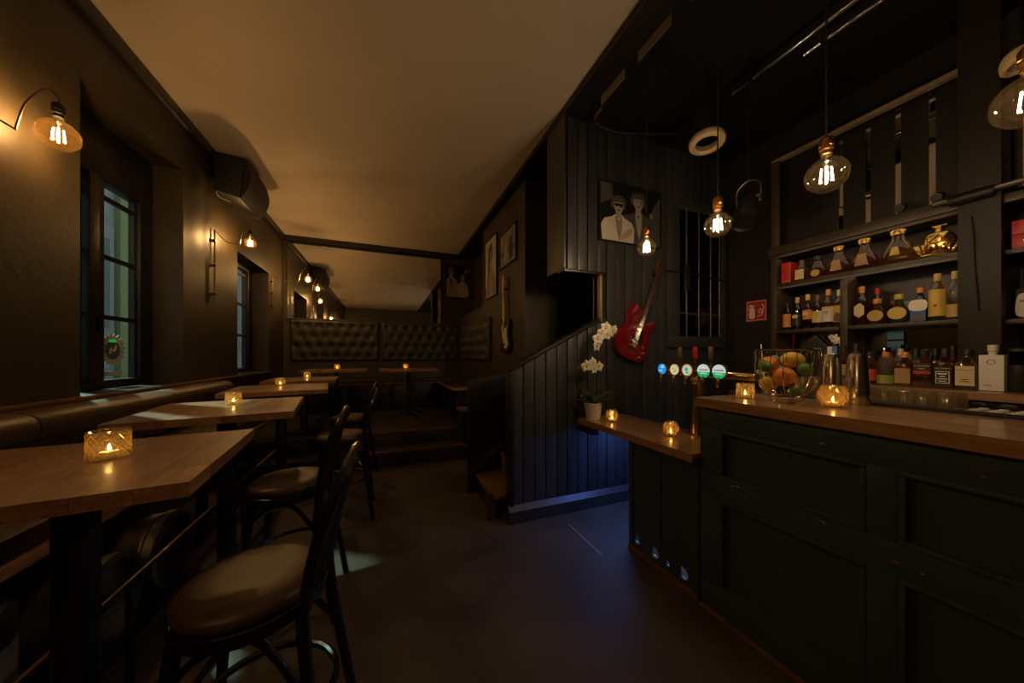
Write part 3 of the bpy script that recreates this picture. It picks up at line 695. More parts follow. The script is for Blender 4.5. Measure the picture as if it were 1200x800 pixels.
def person(cx, top, s, coat, hair, skin='print_mid', shirt='print_light', tall=True, glasses=False):
    """a generic half-length figure in unit picture space"""
    hw, hh = .078*s, .135*s; cy = top-hh*1.25; out = []
    sh = cy-.20*s
    out.append((coat, [(cx-.25*s, -.02), (cx-.27*s, sh-.16*s), (cx-.22*s, sh-.05*s), (cx-.10*s, sh+.0*s), (cx-.05*s, sh+.05*s), (cx+.05*s, sh+.05*s), (cx+.10*s, sh+.0*s), (cx+.21*s, sh-.06*s), (cx+.25*s, sh-.17*s), (cx+.24*s, -.02)]))
    out.append((skin, [(cx-.04*s, sh-.02*s), (cx+.04*s, sh-.02*s), (cx+.045*s, cy-.05*s), (cx-.045*s, cy-.05*s)]))
    out.append((shirt, [(cx-.055*s, sh+.02*s), (cx+.0*s, sh-.06*s), (cx+.055*s, sh+.02*s), (cx+.05*s, sh-.22*s), (cx+.01*s, sh-.42*s), (cx-.03*s, sh-.22*s)]))
    out.append(('print_dark' if hair == 'print_black' else hair, smooth2([(cx-hw*1.35, cy-.05*s), (cx-hw*1.5, cy+.04*s), (cx-hw*1.1, cy+hh*.95), (cx, cy+hh*1.25), (cx+hw*1.15, cy+hh*.95), (cx+hw*1.45, cy+.03*s), (cx+hw*1.2, cy-.06*s)], 4)))
    out.append((skin, smooth2([(cx-hw*.95, cy+.04*s), (cx-hw*.88, cy-.05*s), (cx-hw*.45, cy-hh*.88), (cx+hw*.05, cy-hh), (cx+hw*.5, cy-hh*.85), (cx+hw*.9, cy-.04*s), (cx+hw*.90, cy+.04*s), (cx+hw*.5, cy+hh*.40), (cx-hw*.45, cy+hh*.36)], 4)))
    out.append(('print_grey', [(cx+hw*.25, cy-.07*s), (cx+hw*.88, cy-.02*s), (cx+hw*.90, cy+.05*s), (cx+hw*.55, cy+.02*s)]))
    if glasses: out.append(('print_black', smooth2([(cx-hw*.9, cy+.025*s), (cx-hw*.5, cy-.03*s), (cx, cy), (cx+hw*.5, cy-.03*s), (cx+hw*.9, cy+.025*s), (cx, cy+.035*s)], 3)))
    else: out += [('print_black', ell(cx-.032*s, cy+.012*s, .017*s, .011*s, 8)), ('print_black', ell(cx+.034*s, cy+.012*s, .017*s, .011*s, 8))]
    out.append(('print_dark', ell(cx, cy-.075*s, .028*s, .010*s, 10)))
    return out
def at_s(x, y, z): return T(x, y, z) @ FACE_S
picture('framed_photograph', 'large framed photograph of two figures above the red guitar', at_s(1.85, YS-.005, 2.475), .76, .57,
        ['print_black', ('print_dark', [(.0, .6), (.22, .75), (.2, 1), (0, 1)])]+person(.62, .93, 1.05, 'print_dark', 'print_black', 'print_mid', 'print_mid')
        + person(.30, .80, 1.0, 'print_light', 'print_black', 'print_mid', 'print_grey', glasses=True)
        + [('print_mid', smooth2([(.33, .12), (.42, .22), (.50, .28), (.52, .22), (.46, .14), (.36, .06)], 3)), ('print_dark', [(.80, 0), (1, 0), (1, .9), (.85, .7)]), ('print_grey', ell(.83, .55, .03, .05))])
AW = lambda y, z: T(1.547, y, z) @ FACE_W
picture('framed_photograph', 'tall framed portrait of a long haired figure beside the niche', AW(5.10, 2.30), .60, .93,
        ['print_light', ('print_grey', [(0, 0), (1, 0), (1, .3), (0, .2)])]+[(m, p) for m, p in person(.52, .92, 1.25, 'print_grey', 'print_dark', 'print_mid', 'print_light')]
        + [('print_dark', smooth2([(.30, .75), (.38, .9), (.42, .6), (.36, .40), (.28, .45)], 3)), ('print_light', [(.46, .05), (.52, .05), (.54, .45), (.50, .45)])])
picture('framed_photograph', 'framed stage photograph above the white sunburst electric guitar', AW(4.37, 2.62), .63, .48,
        ['print_grey', ('print_dark', [(0, .35), (1, .30), (1, .45), (0, .5)]), ('print_mid', smooth2([(.3, .1), (.34, .6), (.42, .75), (.48, .6), (.5, .1)], 3)), ('print_black', [(.6, .1), (.8, .15), (.78, .8), (.62, .7)]), ('print_light', [(.30, .10), (.36, .10), (.40, .62), (.36, .62)]), ('print_mid', ell(.70, .82, .05, .08)), ('print_light', [(.1, .7), (.25, .75), (.25, .8), (.1, .78)])])
picture('framed_photograph', 'framed photograph of two stage figures beside the big mirror', at_s(1.20, YF-.003, 2.66), .58, .72,
        ['print_black']+person(.22, .95, .95, 'print_grey', 'print_black', 'print_mid', 'print_dark', glasses=True)+person(.66, .76, .8, 'print_mid', 'print_black', 'print_mid', 'print_mid')
        + [('print_mid', [(.72, .05), (.9, .08), (.9, .22), (.74, .24)]), ('print_grey', ell(.78, .82, .05, .05)), ('print_grey', ell(.90, .85, .04, .05))])

# ------------------------------------------------------------------ guitars
LP = smooth2([(0, 0), (.11, .012), (.160, .075), (.158, .145), (.128, .215), (.128, .262), (.150, .305), (.138, .340), (.100, .330), (.068, .300), (.045, .312), (.028, .352), (-.03, .366), (-.09, .392), (-.128, .362), (-.130, .300), (-.116, .235), (-.152, .165), (-.165, .085), (-.112, .012)], 5)
ST = smooth2([(0, .0), (.10, .01), (.158, .07), (.150, .14), (.115, .21), (.125, .28), (.150, .36), (.135, .41), (.10, .39), (.06, .33), (.03, .325), (-.03, .325), (-.06, .36), (-.11, .43), (-.145, .45), (-.150, .40), (-.120, .29), (-.112, .22), (-.150, .15), (-.160, .08), (-.10, .01)], 5)
def guitar(name, label, M, outline, body, neckm, guard, s, kind, pick):
    t = thing(name, label, 'guitar', M.translation, 0, 'guitars hung on the walls')
    L = M.copy(); L.translation = (0, 0, 0); L = L @ Matrix.Scale(s, 4)
    MB(L).prism(outline, .004, .046).build('body', body, t, bevel=.006, smooth=50)
    MB(L).box(-.023, .023, .30, .80, .046, .062).build('neck', neckm, t, bevel=.006)
    me_f = None
    for k in range(12):
        y = .80-.66*(1-2**(-(k+1)/12))
        if y > .34: MB(L).box(-.0225, .0225, y-.0012, y+.0012, .062, .0635).build('fret', 'steel', t)
    if kind == 'single':
        hd = [(-.023, .80), (.023, .80), (.040, .83), (.044, .955), (.02, .95), (0, .94), (-.02, .95), (-.044, .955), (-.040, .83)]
        pk = [(s_*.047, .84+.04*i) for s_ in (-1, 1) for i in range(3)]
        for y in (.285, .195): MB(L).box(-.038, .038, y-.02, y+.02, .046, .054).build('pickup', 'black_plastic' if y < .25 else 'steel', t, bevel=.002)
        MB(L).box(-.042, .042, .150, .164, .046, .062).build('bridge', 'chrome', t, bevel=.002)
        MB(L).box(-.048, .048, .100, .116, .046, .060).build('tailpiece', 'chrome', t, bevel=.002)
        kn = [(.10, .05), (.125, .10), (.075, .025), (.105, .145)]
        MB(L).prism(smooth2([(.03, .30), (.05, .29), (.085, .20), (.07, .16), (.045, .17)], 3), .047, .051).build('pickguard', guard, t)
    else:
        hd = [(-.021, .80), (.023, .80), (.032, .83), (.045, .90), (.035, .965), (.0, .985), (-.03, .96), (-.028, .85)]
        pk = [(.048-.004*i, .835+.022*i) for i in range(6)]
        MB(L).prism(smooth2([(.0, .07), (.05, .05), (.10, .075), (.115, .12), (.085, .21), (.095, .29), (.10, .335), (.06, .31), (-.05, .31), (-.085, .36), (-.10, .33), (-.075, .24), (-.05, .14)], 4), .046, .0495).build('pickguard', guard, t)
        for y in (.275, .215, .155): MB(L).box(-.036, .036, y-.009, y+.009, .0495, .056).build('pickup', 'cream_plastic', t, bevel=.002)
        MB(L).box(-.038, .038, .095, .125, .0495, .058).build('bridge', 'chrome', t, bevel=.002)
        kn = [(.065, .125), (.075, .10), (.085, .075)]
    MB(L).prism(hd, .046, .060).build('headstock', body if kind == 'single' and 0 else ('neck_dark' if kind == 'single' else neckm), t, bevel=.003)
    for x, y in pk: MB(L).lathe([(.004, 0), (.004, .02)], 8, (x*.75, y, .052)).ball((x, y, .054), .008, .006, .005, 8, 5).build('tuning_peg', pick, t)
    for x, y in kn: MB(L).lathe([(.011, .046), (.010, .060), (.008, .062), (0, .062)], 12, (x, y, 0)).build('knob', 'gold' if kind == 'single' else 'cream_plastic', t)
    for k in range(6):
        x = -.018+.0072*k; MB(L).tube([(x, .11, .064), (x*.8, .80, .0655)], .0007, 4).build('string', 'steel', t)
    MB(L).box(-.02, .02, .80, .82, .0, .046).build('wall_hanger', 'iron', t)
LP = [(x*1.10, y*1.20) for x, y in LP]
guitar('electric_guitar', 'red single cutaway electric guitar hung tilted on plank wall', T(2.155, YS-.008, 1.37) @ Matrix.Rotation(R(24), 4, 'Y') @ FACE_S, LP, 'red_lacquer', 'neck_dark', 'black_plastic', 1.13, 'single', 'gold')
guitar('electric_guitar', 'dark electric guitar with pale pickguard and maple neck, hung upright', T(1.547, 4.07, 1.43) @ Matrix.Rotation(R(-2), 4, 'X') @ FACE_W, ST, 'black_paint', 'maple', 'cream_plastic', 1.08, 'double', 'chrome')

# ------------------------------------------------------------------ barred window, sign, ceiling fittings over the bar
t = thing('window_3', 'dark barred window in the plank wall behind the bar', 'window', (2.70, YS-.006, 1.48), kind='structure')
MB().box(0, .86, -.03, 0, 0, .12).box(0, .86, -.03, 0, 1.46, 1.56).box(0, .16, -.03, 0, .12, 1.46).box(.80, .86, -.03, 0, .12, 1.46).build('frame', 'plank_paint', t, bevel=.005)
MB().box(.16, .80, -.012, -.004, .12, 1.46).build('pane', 'dark_glass', t)
MB().box(.16, .80, -.003, 0, .12, 1.46).build('dark_interior', 'black_paint', t)  # black sheet painted in for the unlit room behind the pane
for x in (.24, .42, .60, .74): MB().tube([(x, -.04, .12), (x, -.04, 1.46)], .008, 8).build('bar', 'steel_dull', t)
MB().box(.16, .80, -.026, -.013, .35, .375).build('glazing_bar', 'plank_paint', t)
MB().tube([(-.05, -.05, .78), (.42, -.055, .77), (.88, -.05, .74)], .009, 8).build('cross_bar', 'rod_metal', t)
MB().box(.20, .27, -.06, -.045, .60, .86).build('lock_plate', 'steel_dull', t, bevel=.004)

t = thing('fire_sign', 'red fire equipment sign with white extinguisher and hose symbols', 'sign', (XR-.001, 2.27, 1.755))
Ms = FACE_W
MB(Ms).box(0, .20, 0, .215, .001, .006).build('plate', 'sign_red', t)
MB(Ms).box(.008, .192, .008, .012, .006, .0068).box(.008, .192, .203, .207, .006, .0068).box(.008, .012, .012, .203, .006, .0068).box(.188, .192, .012, .203, .006, .0068).build('border', 'sign_white', t)
MB(Ms).prism(smooth2([(.035, .035), (.085, .035), (.085, .115), (.078, .14), (.042, .14), (.035, .115)], 3), .006, .007).box(.05, .07, .14, .155, .006, .007).prism([(.03, .16), (.09, .155), (.09, .165), (.04, .175)], .006, .007).tube([(.032, .165, .0065), (.024, .12, .0065)], .003, 5).build('extinguisher_symbol', 'sign_white', t)
MB(Ms).tube(smoothpath([(.115, .05, .0065), (.15, .06, .0065), (.165, .10, .0065), (.14, .12, .0065), (.125, .09, .0065), (.15, .085, .0065), (.172, .14, .0065), (.155, .17, .0065)], 4), .0045, 5).build('hose_symbol', 'sign_white', t)

def ring_lamp():
    t = thing('ring_spot', 'cream rimmed can spotlight hanging over the bar', 'spotlight', (2.26, 1.71, 3.0))
    M = Matrix.Rotation(R(-6), 4, 'X') @ Matrix.Rotation(R(6), 4, 'Y')
    MB(M).shell([(.075, .0), (.085, -.012), (.118, -.004), (.122, .020), (.110, .045), (.088, .050), (.075, .0)], 32).build('rim', 'ring_cream', t, smooth=60)
    MB(M).shell([(.088, .05), (.088, .24), (.05, .27), (.0001, .27)], 24).build('can', 'black_plastic', t)
    MB().tube([(0, 0, .25), (0, 0, .565)], .010, 8).build('hanger', 'iron', t)
    return t
r0 = ring_lamp()
r1 = copy_tree(r0); r1.location = (3.1, .58, 2.93); r1.scale = (.55, .55, 1.125); r1['label'] = 'can spotlight hanging before the second bay of shelves'
r0['group'] = r1['group'] = 'can spotlights over the bar'
t = thing('stage_spot', 'small black stage spotlight beside the barred window', 'spotlight', (2.75, 1.72, 2.62))
M = Matrix.Rotation(R(28), 4, 'Y')
MB(M).lathe([(.0, -.16), (.065, -.16), (.072, -.15), (.072, .06), (.05, .11), (.02, .12), (0, .12)], 20).build('can', 'black_plastic', t)
MB(M).shell([(.074, -.17), (.085, -.19), (.085, -.15)], 20).build('barndoor_ring', 'iron', t)
MB().tube(smoothpath([(0, -.085, 0), (0, -.09, .14), (0, 0, .20), (0, .09, .14), (0, .085, 0)], 5), .007, 6).build('yoke', 'steel_dull', t)
MB().tube([(0, 0, .20), (0, 0, .945)], .012, 8).build('drop_pipe', 'iron', t)
MB().lathe([(.02, -.01), (.02, .01)], 12, (-.03, -.095, .03)).build('knob', 'steel_dull', t)
for i, (a, b, lab) in enumerate((((2.50, 1.68), (2.47, .2), 'thin chrome pipe under the black ceiling along the bar'), ((2.62, 1.28), (2.63, .2), 'short chrome pipe under black ceiling nearer the back bar'))):
    t = thing('ceiling_pipe', lab, 'pipe', (0, 0, 3.42), 0, 'pipes under the bar ceiling')
    MB().tube([(*a, 0), (*b, 0)], .014, 12).build('pipe', 'chrome', t)
    for f in (.1, .5, .9):
        q = (a[0]+(b[0]-a[0])*f, a[1]+(b[1]-a[1])*f)
        MB().box(q[0]-.028, q[0]+.028, q[1]-.012, q[1]+.012, -.024, .149).build('clip', 'iron', t)
# perforated tray pieces along the beam
for i, (y0, y1) in enumerate(((1.92, 2.20), (1.50, 1.78), (1.08, 1.36))):
    t = thing('beam_tray', ('perforated metal tray on the beam nearest the plank wall', 'perforated metal tray in the middle of the beam', 'perforated metal tray on the beam away from plank wall')[i], 'cable tray', (1.661, y0, 3.47), 0, 'trays on the beam edge')
    MB().box(0, .006, 0, y1-y0, 0, .098).build('plate', 'tray_paint', t)
    for k in range(5):
        y = .04+k*(y1-y0-.08)/4; MB().prism(ell(y, .049, .024, .034, 12), .0061, .0075, 'x').build('hole', 'print_black', t)
tag(MB().tube(smoothpath([(1.68, 2.20, 3.46), (1.70, 2.33, 3.44), (1.90, 2.36, 3.43), (2.20, 2.32, 3.45), (2.55, 2.22, 3.48)], 5), .014, 8).build('conduit', 'rod_metal'), 'pale conduit hanging from the beam end to the bar ceiling', 'conduit')
# ------------------------------------------------------------------ bar counter
t = thing('bar_counter', 'black panelled bar counter front with chipped paint', 'bar', (0, 0, 0))
MB().box(1.69, 2.10, -1.2, 1.29, .06, 1.115).build('carcass', 'bar_paint', t)
MB().box(1.66, 2.10, -1.2, 1.285, 0, .06).build('plinth', 'bar_paint', t)
bays = [(.62, 1.18), (-.06, .54), (-.72, -.14)]
zf = 1.65
MB().box(zf, 1.69, -1.2, 1.29, 1.0, 1.115).build('top_rail', 'bar_paint', t, bevel=.004)
MB().box(zf, 1.69, -1.2, 1.29, .63, .745).build('middle_rail', 'bar_paint', t, bevel=.004)
MB().box(zf, 1.69, -1.2, 1.29, .06, .16).build('bottom_rail', 'bar_paint', t, bevel=.004)
edges = [1.29]+[v for b in bays for v in (b[1], b[0])]+[-1.2]
for i in range(0, len(edges), 2):
    MB().box(zf, 1.69, edges[i+1], edges[i], .16, .63).box(zf, 1.69, edges[i+1], edges[i], .745, 1.0).build('stile', 'bar_paint', t, bevel=.004)
for a, b in bays:
    for z0, z1 in ((.745, 1.0), (.16, .63)):
        p = MB().box(1.678, 1.6895, a, b, z0, z1).build('panel', 'bar_panel_paint', t)
        q = .018
        MB().box(zf-.006, 1.678, a, b, z0, z0+q).box(zf-.002, 1.678, a, b, z1-q, z1).box(zf-.002, 1.678, a, a+q, z0+q, z1-q).box(zf-.002, 1.678, b-q, b, z0+q, z1-q).build('moulding', 'bar_paint', p, bevel=.005)
rr = random.Random(5)
for i in range(34):
    y = rr.uniform(.0, 1.2); z = rr.choice((.745, .745, .63, .70, .66, 1.05, .75))+rr.uniform(-.03, .03); s = rr.uniform(.0015, .005)
    if any(a < y < b for a, b in bays) and not (.64 < z < .74 or z > 1.0): continue
    l = rr.uniform(1, 3)
    MB().prism([(y-s*l, z-s*.4), (y+s, z-s), (y+s*l, z+s*.5), (y-s*.6, z+s)], zf-.0006, zf+.001, 'x').build('paint_chip', 'chip_red' if (i % 3 and y < .6) else 'chip_grey', t, smooth=0)
MB().box(1.635, 1.65, -1.2, 1.285, .0, .022).build('toe_strip', 'table_side', t, bevel=.004)
t = thing('oak_worktop', 'thick oiled oak bar top on the panelled counter', 'worktop', (0, 0, 0))
MB().box(1.615, 2.125, -1.2, 1.285, 1.117, 1.15).build('core', 'table_side', t)
staves(t, 1.61, 2.13, -1.2, 1.29, 1.116, ZB, 7, 'oak_bar', .85, 21)
t = thing('drip_rail', 'black rubber edged rail behind the oak bar top', 'rail', (0, 0, 0))
for y in (-1.2, .33): MB().box(2.131, 2.19, y, min(y+1.526, 1.10 if y > 0 else .328), 1.02, 1.178).build('rail_section', 'black_plastic', t, bevel=.005)
# low counter
t = thing('low_counter', 'low black boarded cabinet with round holes beside the tall bar', 'counter', (0, 0, 0))
body = MB().box(1.66, 1.69, 1.30, 1.86, .03, .79).build('front_board', 'bar_paint', None)
cuts = MB()
for y, z in ((1.79, .095), (1.63, .090), (1.53, .080), (1.41, .092)):
    cuts.M = T(1.6, y, z) @ Matrix.Rotation(R(90), 4, 'Y'); cuts.lathe([(.040 if abs(y-1.53) > .01 else .026, 0), (.040 if abs(y-1.53) > .01 else .026, .2)], 20)
co = cuts.build('cutter', 'bar_paint', None, smooth=0)
md = body.modifiers.new('holes', 'BOOLEAN'); md.object = co; md.operation = 'DIFFERENCE'; md.solver = 'EXACT'
bpy.context.view_layer.update()
me = bpy.data.meshes.new_from_object(body.evaluated_get(bpy.context.evaluated_depsgraph_get()))
body.modifiers.clear(); body.data = me; bpy.data.objects.remove(co); body.parent = t
for y, z, r in ((1.79, .095, .04), (1.63, .090, .04), (1.53, .080, .026), (1.41, .092, .04)):
    MB(T(1.656, y, z) @ Matrix.Rotation(R(90), 4, 'Y')).shell([(r-.001, .0), (r+.006, .0), (r+.006, .004), (r-.001, .03)], 20).build('hole_rim', 'steel_dull', t)
MB().box(1.65, 1.69, 1.30, 1.86, .74, .79).box(1.65, 1.69, 1.82, 1.86, .033, .74).box(1.65, 1.69, 1.30, 1.34, .033, .74).build('frame', 'bar_paint', t, bevel=.004)
MB().box(1.640, 1.66, 1.30, 1.86, .0, .032).build('bottom_strip', 'table_side', t, bevel=.003)
MB().box(1.69, 2.02, 1.30, 1.33, .0, .79).box(1.69, 2.02, 1.83, 1.86, 0, .79).box(2.02, 2.05, 1.30, 1.86, .0, .79).build('carcass', 'bar_paint', t)
MB().box(1.657, 1.662, 1.57, 1.58, .14, .74).build('board_joint', 'black_paint', t)
t = thing('oak_worktop', 'oak counter flap running from low cabinet to the plank wall', 'worktop', (0, 0, 0))
MB().box(1.605, 2.10, 1.30, YS-.05, .795, .82).build('core', 'table_side', t)
staves(t, 1.60, 2.105, 1.30, YS-.05, .793, ZLC, 6, 'oak_bar', .7, 22)
MB().box(1.58, 1.64, YS-.30, YS-.05, .74, .792).build('bracket', 'black_paint', t)
led = MB().box(1.98, 2.0, 1.90, 2.40, .780, .792).build('led_strip', 'led_blue', t)
add_light('led_light', 'AREA', (1.99, 2.15, .775), 4.5, (.16, .30, 1.0), parent=t, shape='RECTANGLE', size=.05, size_y=.48)
add_light('led_cabinet_light', 'AREA', (1.86, 1.58, .74), 2.5, (.45, .6, 1.0), parent=t, shape='RECTANGLE', size=.1, size_y=.4)

# ------------------------------------------------------------------ beer tap
t = thing('beer_tap', 'brass beer tap column with five lit round badges', 'beer tap', (2.0, 1.585, ZLC))
MB().lathe([(.0, 0), (.055, 0), (.055, .012), (.040, .02), (.036, .03), (.036, .36), (.044, .37), (.044, .40), (.03, .42), (0, .42)], 28).build('column', 'brass', t)
MB(T(0, 0, .43) @ Matrix.Rotation(R(90), 4, 'X')).lathe([(.0, -.32), (.022, -.32), (.028, -.30), (.028, .36), (.022, .38), (0, .38)], 20).build('cross_tube', 'brass', t)
MB().box(-.02, .02, -.02, .02, .40, .43).build('coupling', 'brass', t)
ys = (.235, .125, .022, -.10, -.205)
for i, y in enumerate(ys):
    r = .041 if i < 2 else (.043 if i == 2 else .047)
    M = T(-.055, y, .435+.03*0+.02) @ FACE_W
    bd = MB(M).lathe([(0, 0), (r, 0), (r, .012), (r*.97, .016), (0, .016)], 28).build('badge', 'brass', t)
    MB(T(-.03, y, .45) @ Matrix.Rotation(R(90), 4, 'Y')).lathe([(.009, -.03), (.009, .03)], 10).build('badge_stem', 'brass', t)
    def disc(m, poly, k): MB(M).prism(poly, .016+.0004*k, .0164+.0004*k).build('badge_print', m, bd, smooth=0)
    if i == 0:
        disc('lit_blue', ell(0, 0, r*.95, r*.95, 28), 0); disc('lit_pale', [(-.012, .004), (.018, .008), (.016, .030), (-.008, .027)], 1); disc('lit_white', [(-.028, -.016), (.004, -.016), (.004, -.008), (-.028, -.008)], 1)
    elif i in (1, 2):
        disc('lit_orange', ell(0, 0, r*.95, r*.95, 28), 0); disc('lit_pale', ell(0, 0, r*.74, r*.74, 24), 1)
        if i == 1:
            disc('lit_orange', ell(-.008, .004, .010, .010, 10), 2); disc('lit_orange', ell(.012, -.004, .008, .010, 10), 2); disc('lit_green', ell(.0, -.016, .012, .005, 10), 2)
        else:
            disc('lit_teal', smooth2([(-.018, .0), (-.008, .016), (.006, .02), (.004, .008), (.012, -.004), (-.004, -.006)], 3), 2); disc('lit_green', ell(.002, -.017, .015, .006, 10), 2)
            for a in range(0, 360, 30): disc('lit_teal', ell(r*.84*math.cos(R(a)), r*.84*math.sin(R(a)), .004, .004, 6), 2)
    else:
        disc('lit_green', ell(0, 0, r*.95, r*.95, 28), 0)
        disc('lit_white', ell(0, 0, r*.93, r*.93, 20, -8, 188), 1)
        for a in range(7): disc('lit_ink', [(-.032+a*.0095, .004), (-.025+a*.0095, .004), (-.024+a*.0095, .0105+(a % 3)*.002), (-.031+a*.0095, .0105)], 2)
        for a in range(6): disc('lit_white', [(-.024+a*.0085, -.020), (-.018+a*.0085, -.020), (-.018+a*.0085, -.012), (-.024+a*.0085, -.012)], 1)
for y, m in ((.135, 'steel_dull'), (.015, 'box_red'), (-.10, 'steel_dull')):
    h = MB().box(-.006, .006, y-.016, y+.016, .535, .615).build('tap_handle', m, t, bevel=.004)
    MB().tube([(0, y, .44), (0, y, .54)], .006, 8).build('lever', 'brass', h)
for y in ys: MB().tube(smoothpath([(-.03, y, .42), (-.075, y, .41), (-.09, y, .36)], 4), .009, 8).build('spout', 'brass', t)

# ------------------------------------------------------------------ orchid
t = thing('orchid', 'white orchid in a cream pot on the low counter', 'plant', (1.685, 2.34, ZLC)); t.scale = (1.25, 1.25, 1.28)
MB().lathe([(0, 0), (.045, 0), (.048, .01), (.060, .105), (.063, .112), (.057, .114), (.052, .09), (0, .09)], 24).build('pot', 'pot_ceramic', t)
MB().lathe([(0, .088), (.052, .09)], 20).build('bark', 'paper_brown', t)
for a, l, zt in ((20, .17, .15), (200, .15, .17), (110, .12, .20), (290, .14, .14), (160, .13, .13), (340, .16, .18)):
    d = (math.cos(R(a)), math.sin(R(a)))
    def lf(u, v, d=d, l=l, zt=zt):
        w = .028*math.sin(math.pi*min(1, .12+u*.88))**.7*(v*2-1); q = u*l
        return (d[0]*q-d[1]*w, d[1]*q+d[0]*w, .09+(zt-.09)*math.sin(u*2.2)+abs(v*2-1)*.006)
    MB().grid(7, 4, lf).build('leaf', 'leaf', t, smooth=80)
stem = smoothpath([(0, 0, .09), (.005, -.01, .25), (0, -.015, .40), (.01, -.02, .50), (.05, -.02, .57), (.12, -.02, .60)], 5)
MB().tube(stem, .003, 6).build('stem', 'stem', t)
stem2 = smoothpath([(.005, -.01, .30), (-.01, -.015, .36), (-.06, -.02, .37), (-.12, -.02, .355)], 5)
MB().tube(stem2, .0025, 6).build('stem', 'stem', t)
fl = MB()
pet = []
for k in range(5):
    a = R(90+72*k); w = .021 if k in (1, 4) else .015; l = .040
    vs_ = []
    fl.grid(4, 4, lambda u, v, a=a, w=w, l=l: (math.cos(a)*u*l-math.sin(a)*(v*2-1)*w*math.sin(math.pi*min(.96, .15+u*.8)), -.004-.012*math.sin(u*2.4)+.004*abs(v*2-1), math.sin(a)*u*l+math.cos(a)*(v*2-1)*w*math.sin(math.pi*min(.96, .15+u*.8))))
fme = fl.mesh('flower', 'petal', smooth=60)
cme = MB().ball((0, -.012, -.004), .007, .008, .008, 8, 5).mesh('lip', 'petal_core')
for (x, z, s, rz, rx) in ((.13, .60, 1.0, .3, .1), (.085, .625, 1.05, -.2, 0), (.045, .585, 1.05, .1, .1), (.02, .545, 1.1, -.3, -.1), (.005, .50, 1.0, .2, .2), (.10, .575, .9, 0, .2), (-.03, .385, 1.0, .2, 0), (-.075, .365, 1.05, -.2, .1), (-.02, .345, .95, .3, -.1), (.025, .36, .9, -.1, .1), (.16, .615, .8, .4, 0)):
    f = share('flower', fme, t, (x, -.025, z), (rx, x*2, rz), (s, s, s)); share('lip', cme, f)
for (x, z) in ((-.125, .355), (-.145, .345), (-.105, .34)): MB().ball((x, -.02, z), .008, .008, .011, 8, 6).build('bud', 'stem', t)

# ------------------------------------------------------------------ back bar
t = thing('back_bar_shelving', 'dark wooden back bar shelving with posts and two shelf levels', 'shelving', (0, 0, 0))
XF = 3.28
for y, zt in ((1.835, 2.29), (1.355, 2.009)): MB().box(XF, 3.53, y-.022, y+.022, 1.20, zt).build('post', 'shelf_wood', t, bevel=.003)
MB().box(XF+.02, XF+.05, 1.80, 1.865, 2.37, 3.16).build('post', 'shelf_wood', t, bevel=.003)
MB().box(XF-.05, 3.53, .665, .815, 1.20, ZC-.04).build('column', 'bar_wall', t, bevel=.006)
for y0, y1, zs in ((1.379, 1.813, (1.595,)), (.817, 1.331, (1.595,)), (.817, 1.813, (2.01,)), (-.8, .663, (1.575, 1.97))):
    for z in zs:
        MB().box(XF-.01, 3.53, y0, y1, z, z+.027).build('shelf', 'shelf_wood', t, bevel=.003)
MB().box(XF-.03, 3.53, .817, 1.86, 2.29, 2.365).build('top_rail', 'shelf_wood', t, bevel=.004)
MB().box(XF-.03, 3.53, -.8, .663, 2.26, 2.31).build('top_rail', 'shelf_wood', t, bevel=.004)
MB().box(XF+.02, XF+.07, .817, 1.86, 3.15, 3.18).build('upper_rail', 'strip_wood', t, bevel=.003)
for y0, y1, z, w_ in ((.85, 1.78, 2.003, .42), (.85, 1.78, 2.283, .36)):   # warm strips added to brighten the bottles, with added lips hiding them
    MB().box(XF-.012, XF-.002, .817, 1.813, z-.016, z+.006).build('added_shelf_lip', 'shelf_wood', t)
    MB().box(XF+.000, XF+.012, y0, y1, z+.002, z+.006).build('added_shelf_light', 'added_strip_glow', t)
    add_light('added_shelf_fill', 'AREA', (XF+.007, (y0+y1)/2, z+.0005), w_, CLEAR_WARM, parent=t, rot=(0, R(0), 0), shape='RECTANGLE', size=.012, size_y=y1-y0)
MB().tube(smoothpath([(XF-.054, .765, 2.22), (XF-.056, .755, 2.10), (XF-.054, .752, 1.95), (XF-.056, .742, 1.75), (XF-.054, .738, 1.66)], 4), .004, 6).build('cable', 'black_plastic', t)
t = thing('bar_mirror', 'mirror panel behind the bottles under the shelves', 'mirror', (3.597, 0, 0))
MB().box(-.012, 0, -.8, 1.86, 1.2, 1.60).build('mirror_glass', 'mirror', t)
MB().box(-.012, 0, -.8, 1.86, 1.602, 2.29).build('dark_reflection_board', 'black_paint', t)  # black board instead of mirror: the dark reflection is put into its colour
t = thing('upper_mirror', 'tall mirror above the shelves, mostly covered by dark panels', 'mirror', (3.42, 0, 2.37))
MB().box(-.012, 0, .82, 1.86, 0, .79).box(-.012, 0, -.8, .66, 0, .79).build('mirror_glass', 'mirror', t)
prev = 1.86
for y in [1.423, 1.267, 1.114, .961, .838]:
    MB().box(-.017, -.0125, y+.015, prev-.015*(prev < 1.85), 0, .79).build('dark_panel', 'smoked_board', t); prev = y
prev = .66
for y in [.635, .585, .36, .14, -.08, -.30, -.52, -.74]:
    MB().box(-.017, -.0125, y+.015, prev, 0, .79).build('dark_panel', 'smoked_board', t); prev = y-.015
t = thing('back_counter', 'dark back counter with an oak bottle ledge under the shelving', 'counter', (0, 0, 0))
MB().box(2.76, 3.52, -.8, 1.86, 0, 1.07).build('cabinet', 'black_paint', t)
MB().box(2.73, 3.53, -.8, 1.87, 1.07, 1.10).build('work_surface', 'steel_dull', t, bevel=.004)
MB().box(3.08, 3.53, -.8, 1.81, 1.10, 1.15).build('ledge_riser', 'black_paint', t)
staves(t, 3.04, 3.53, -.8, 1.81, 1.151, 1.195, 5, 'oak_bar', .8, 31)

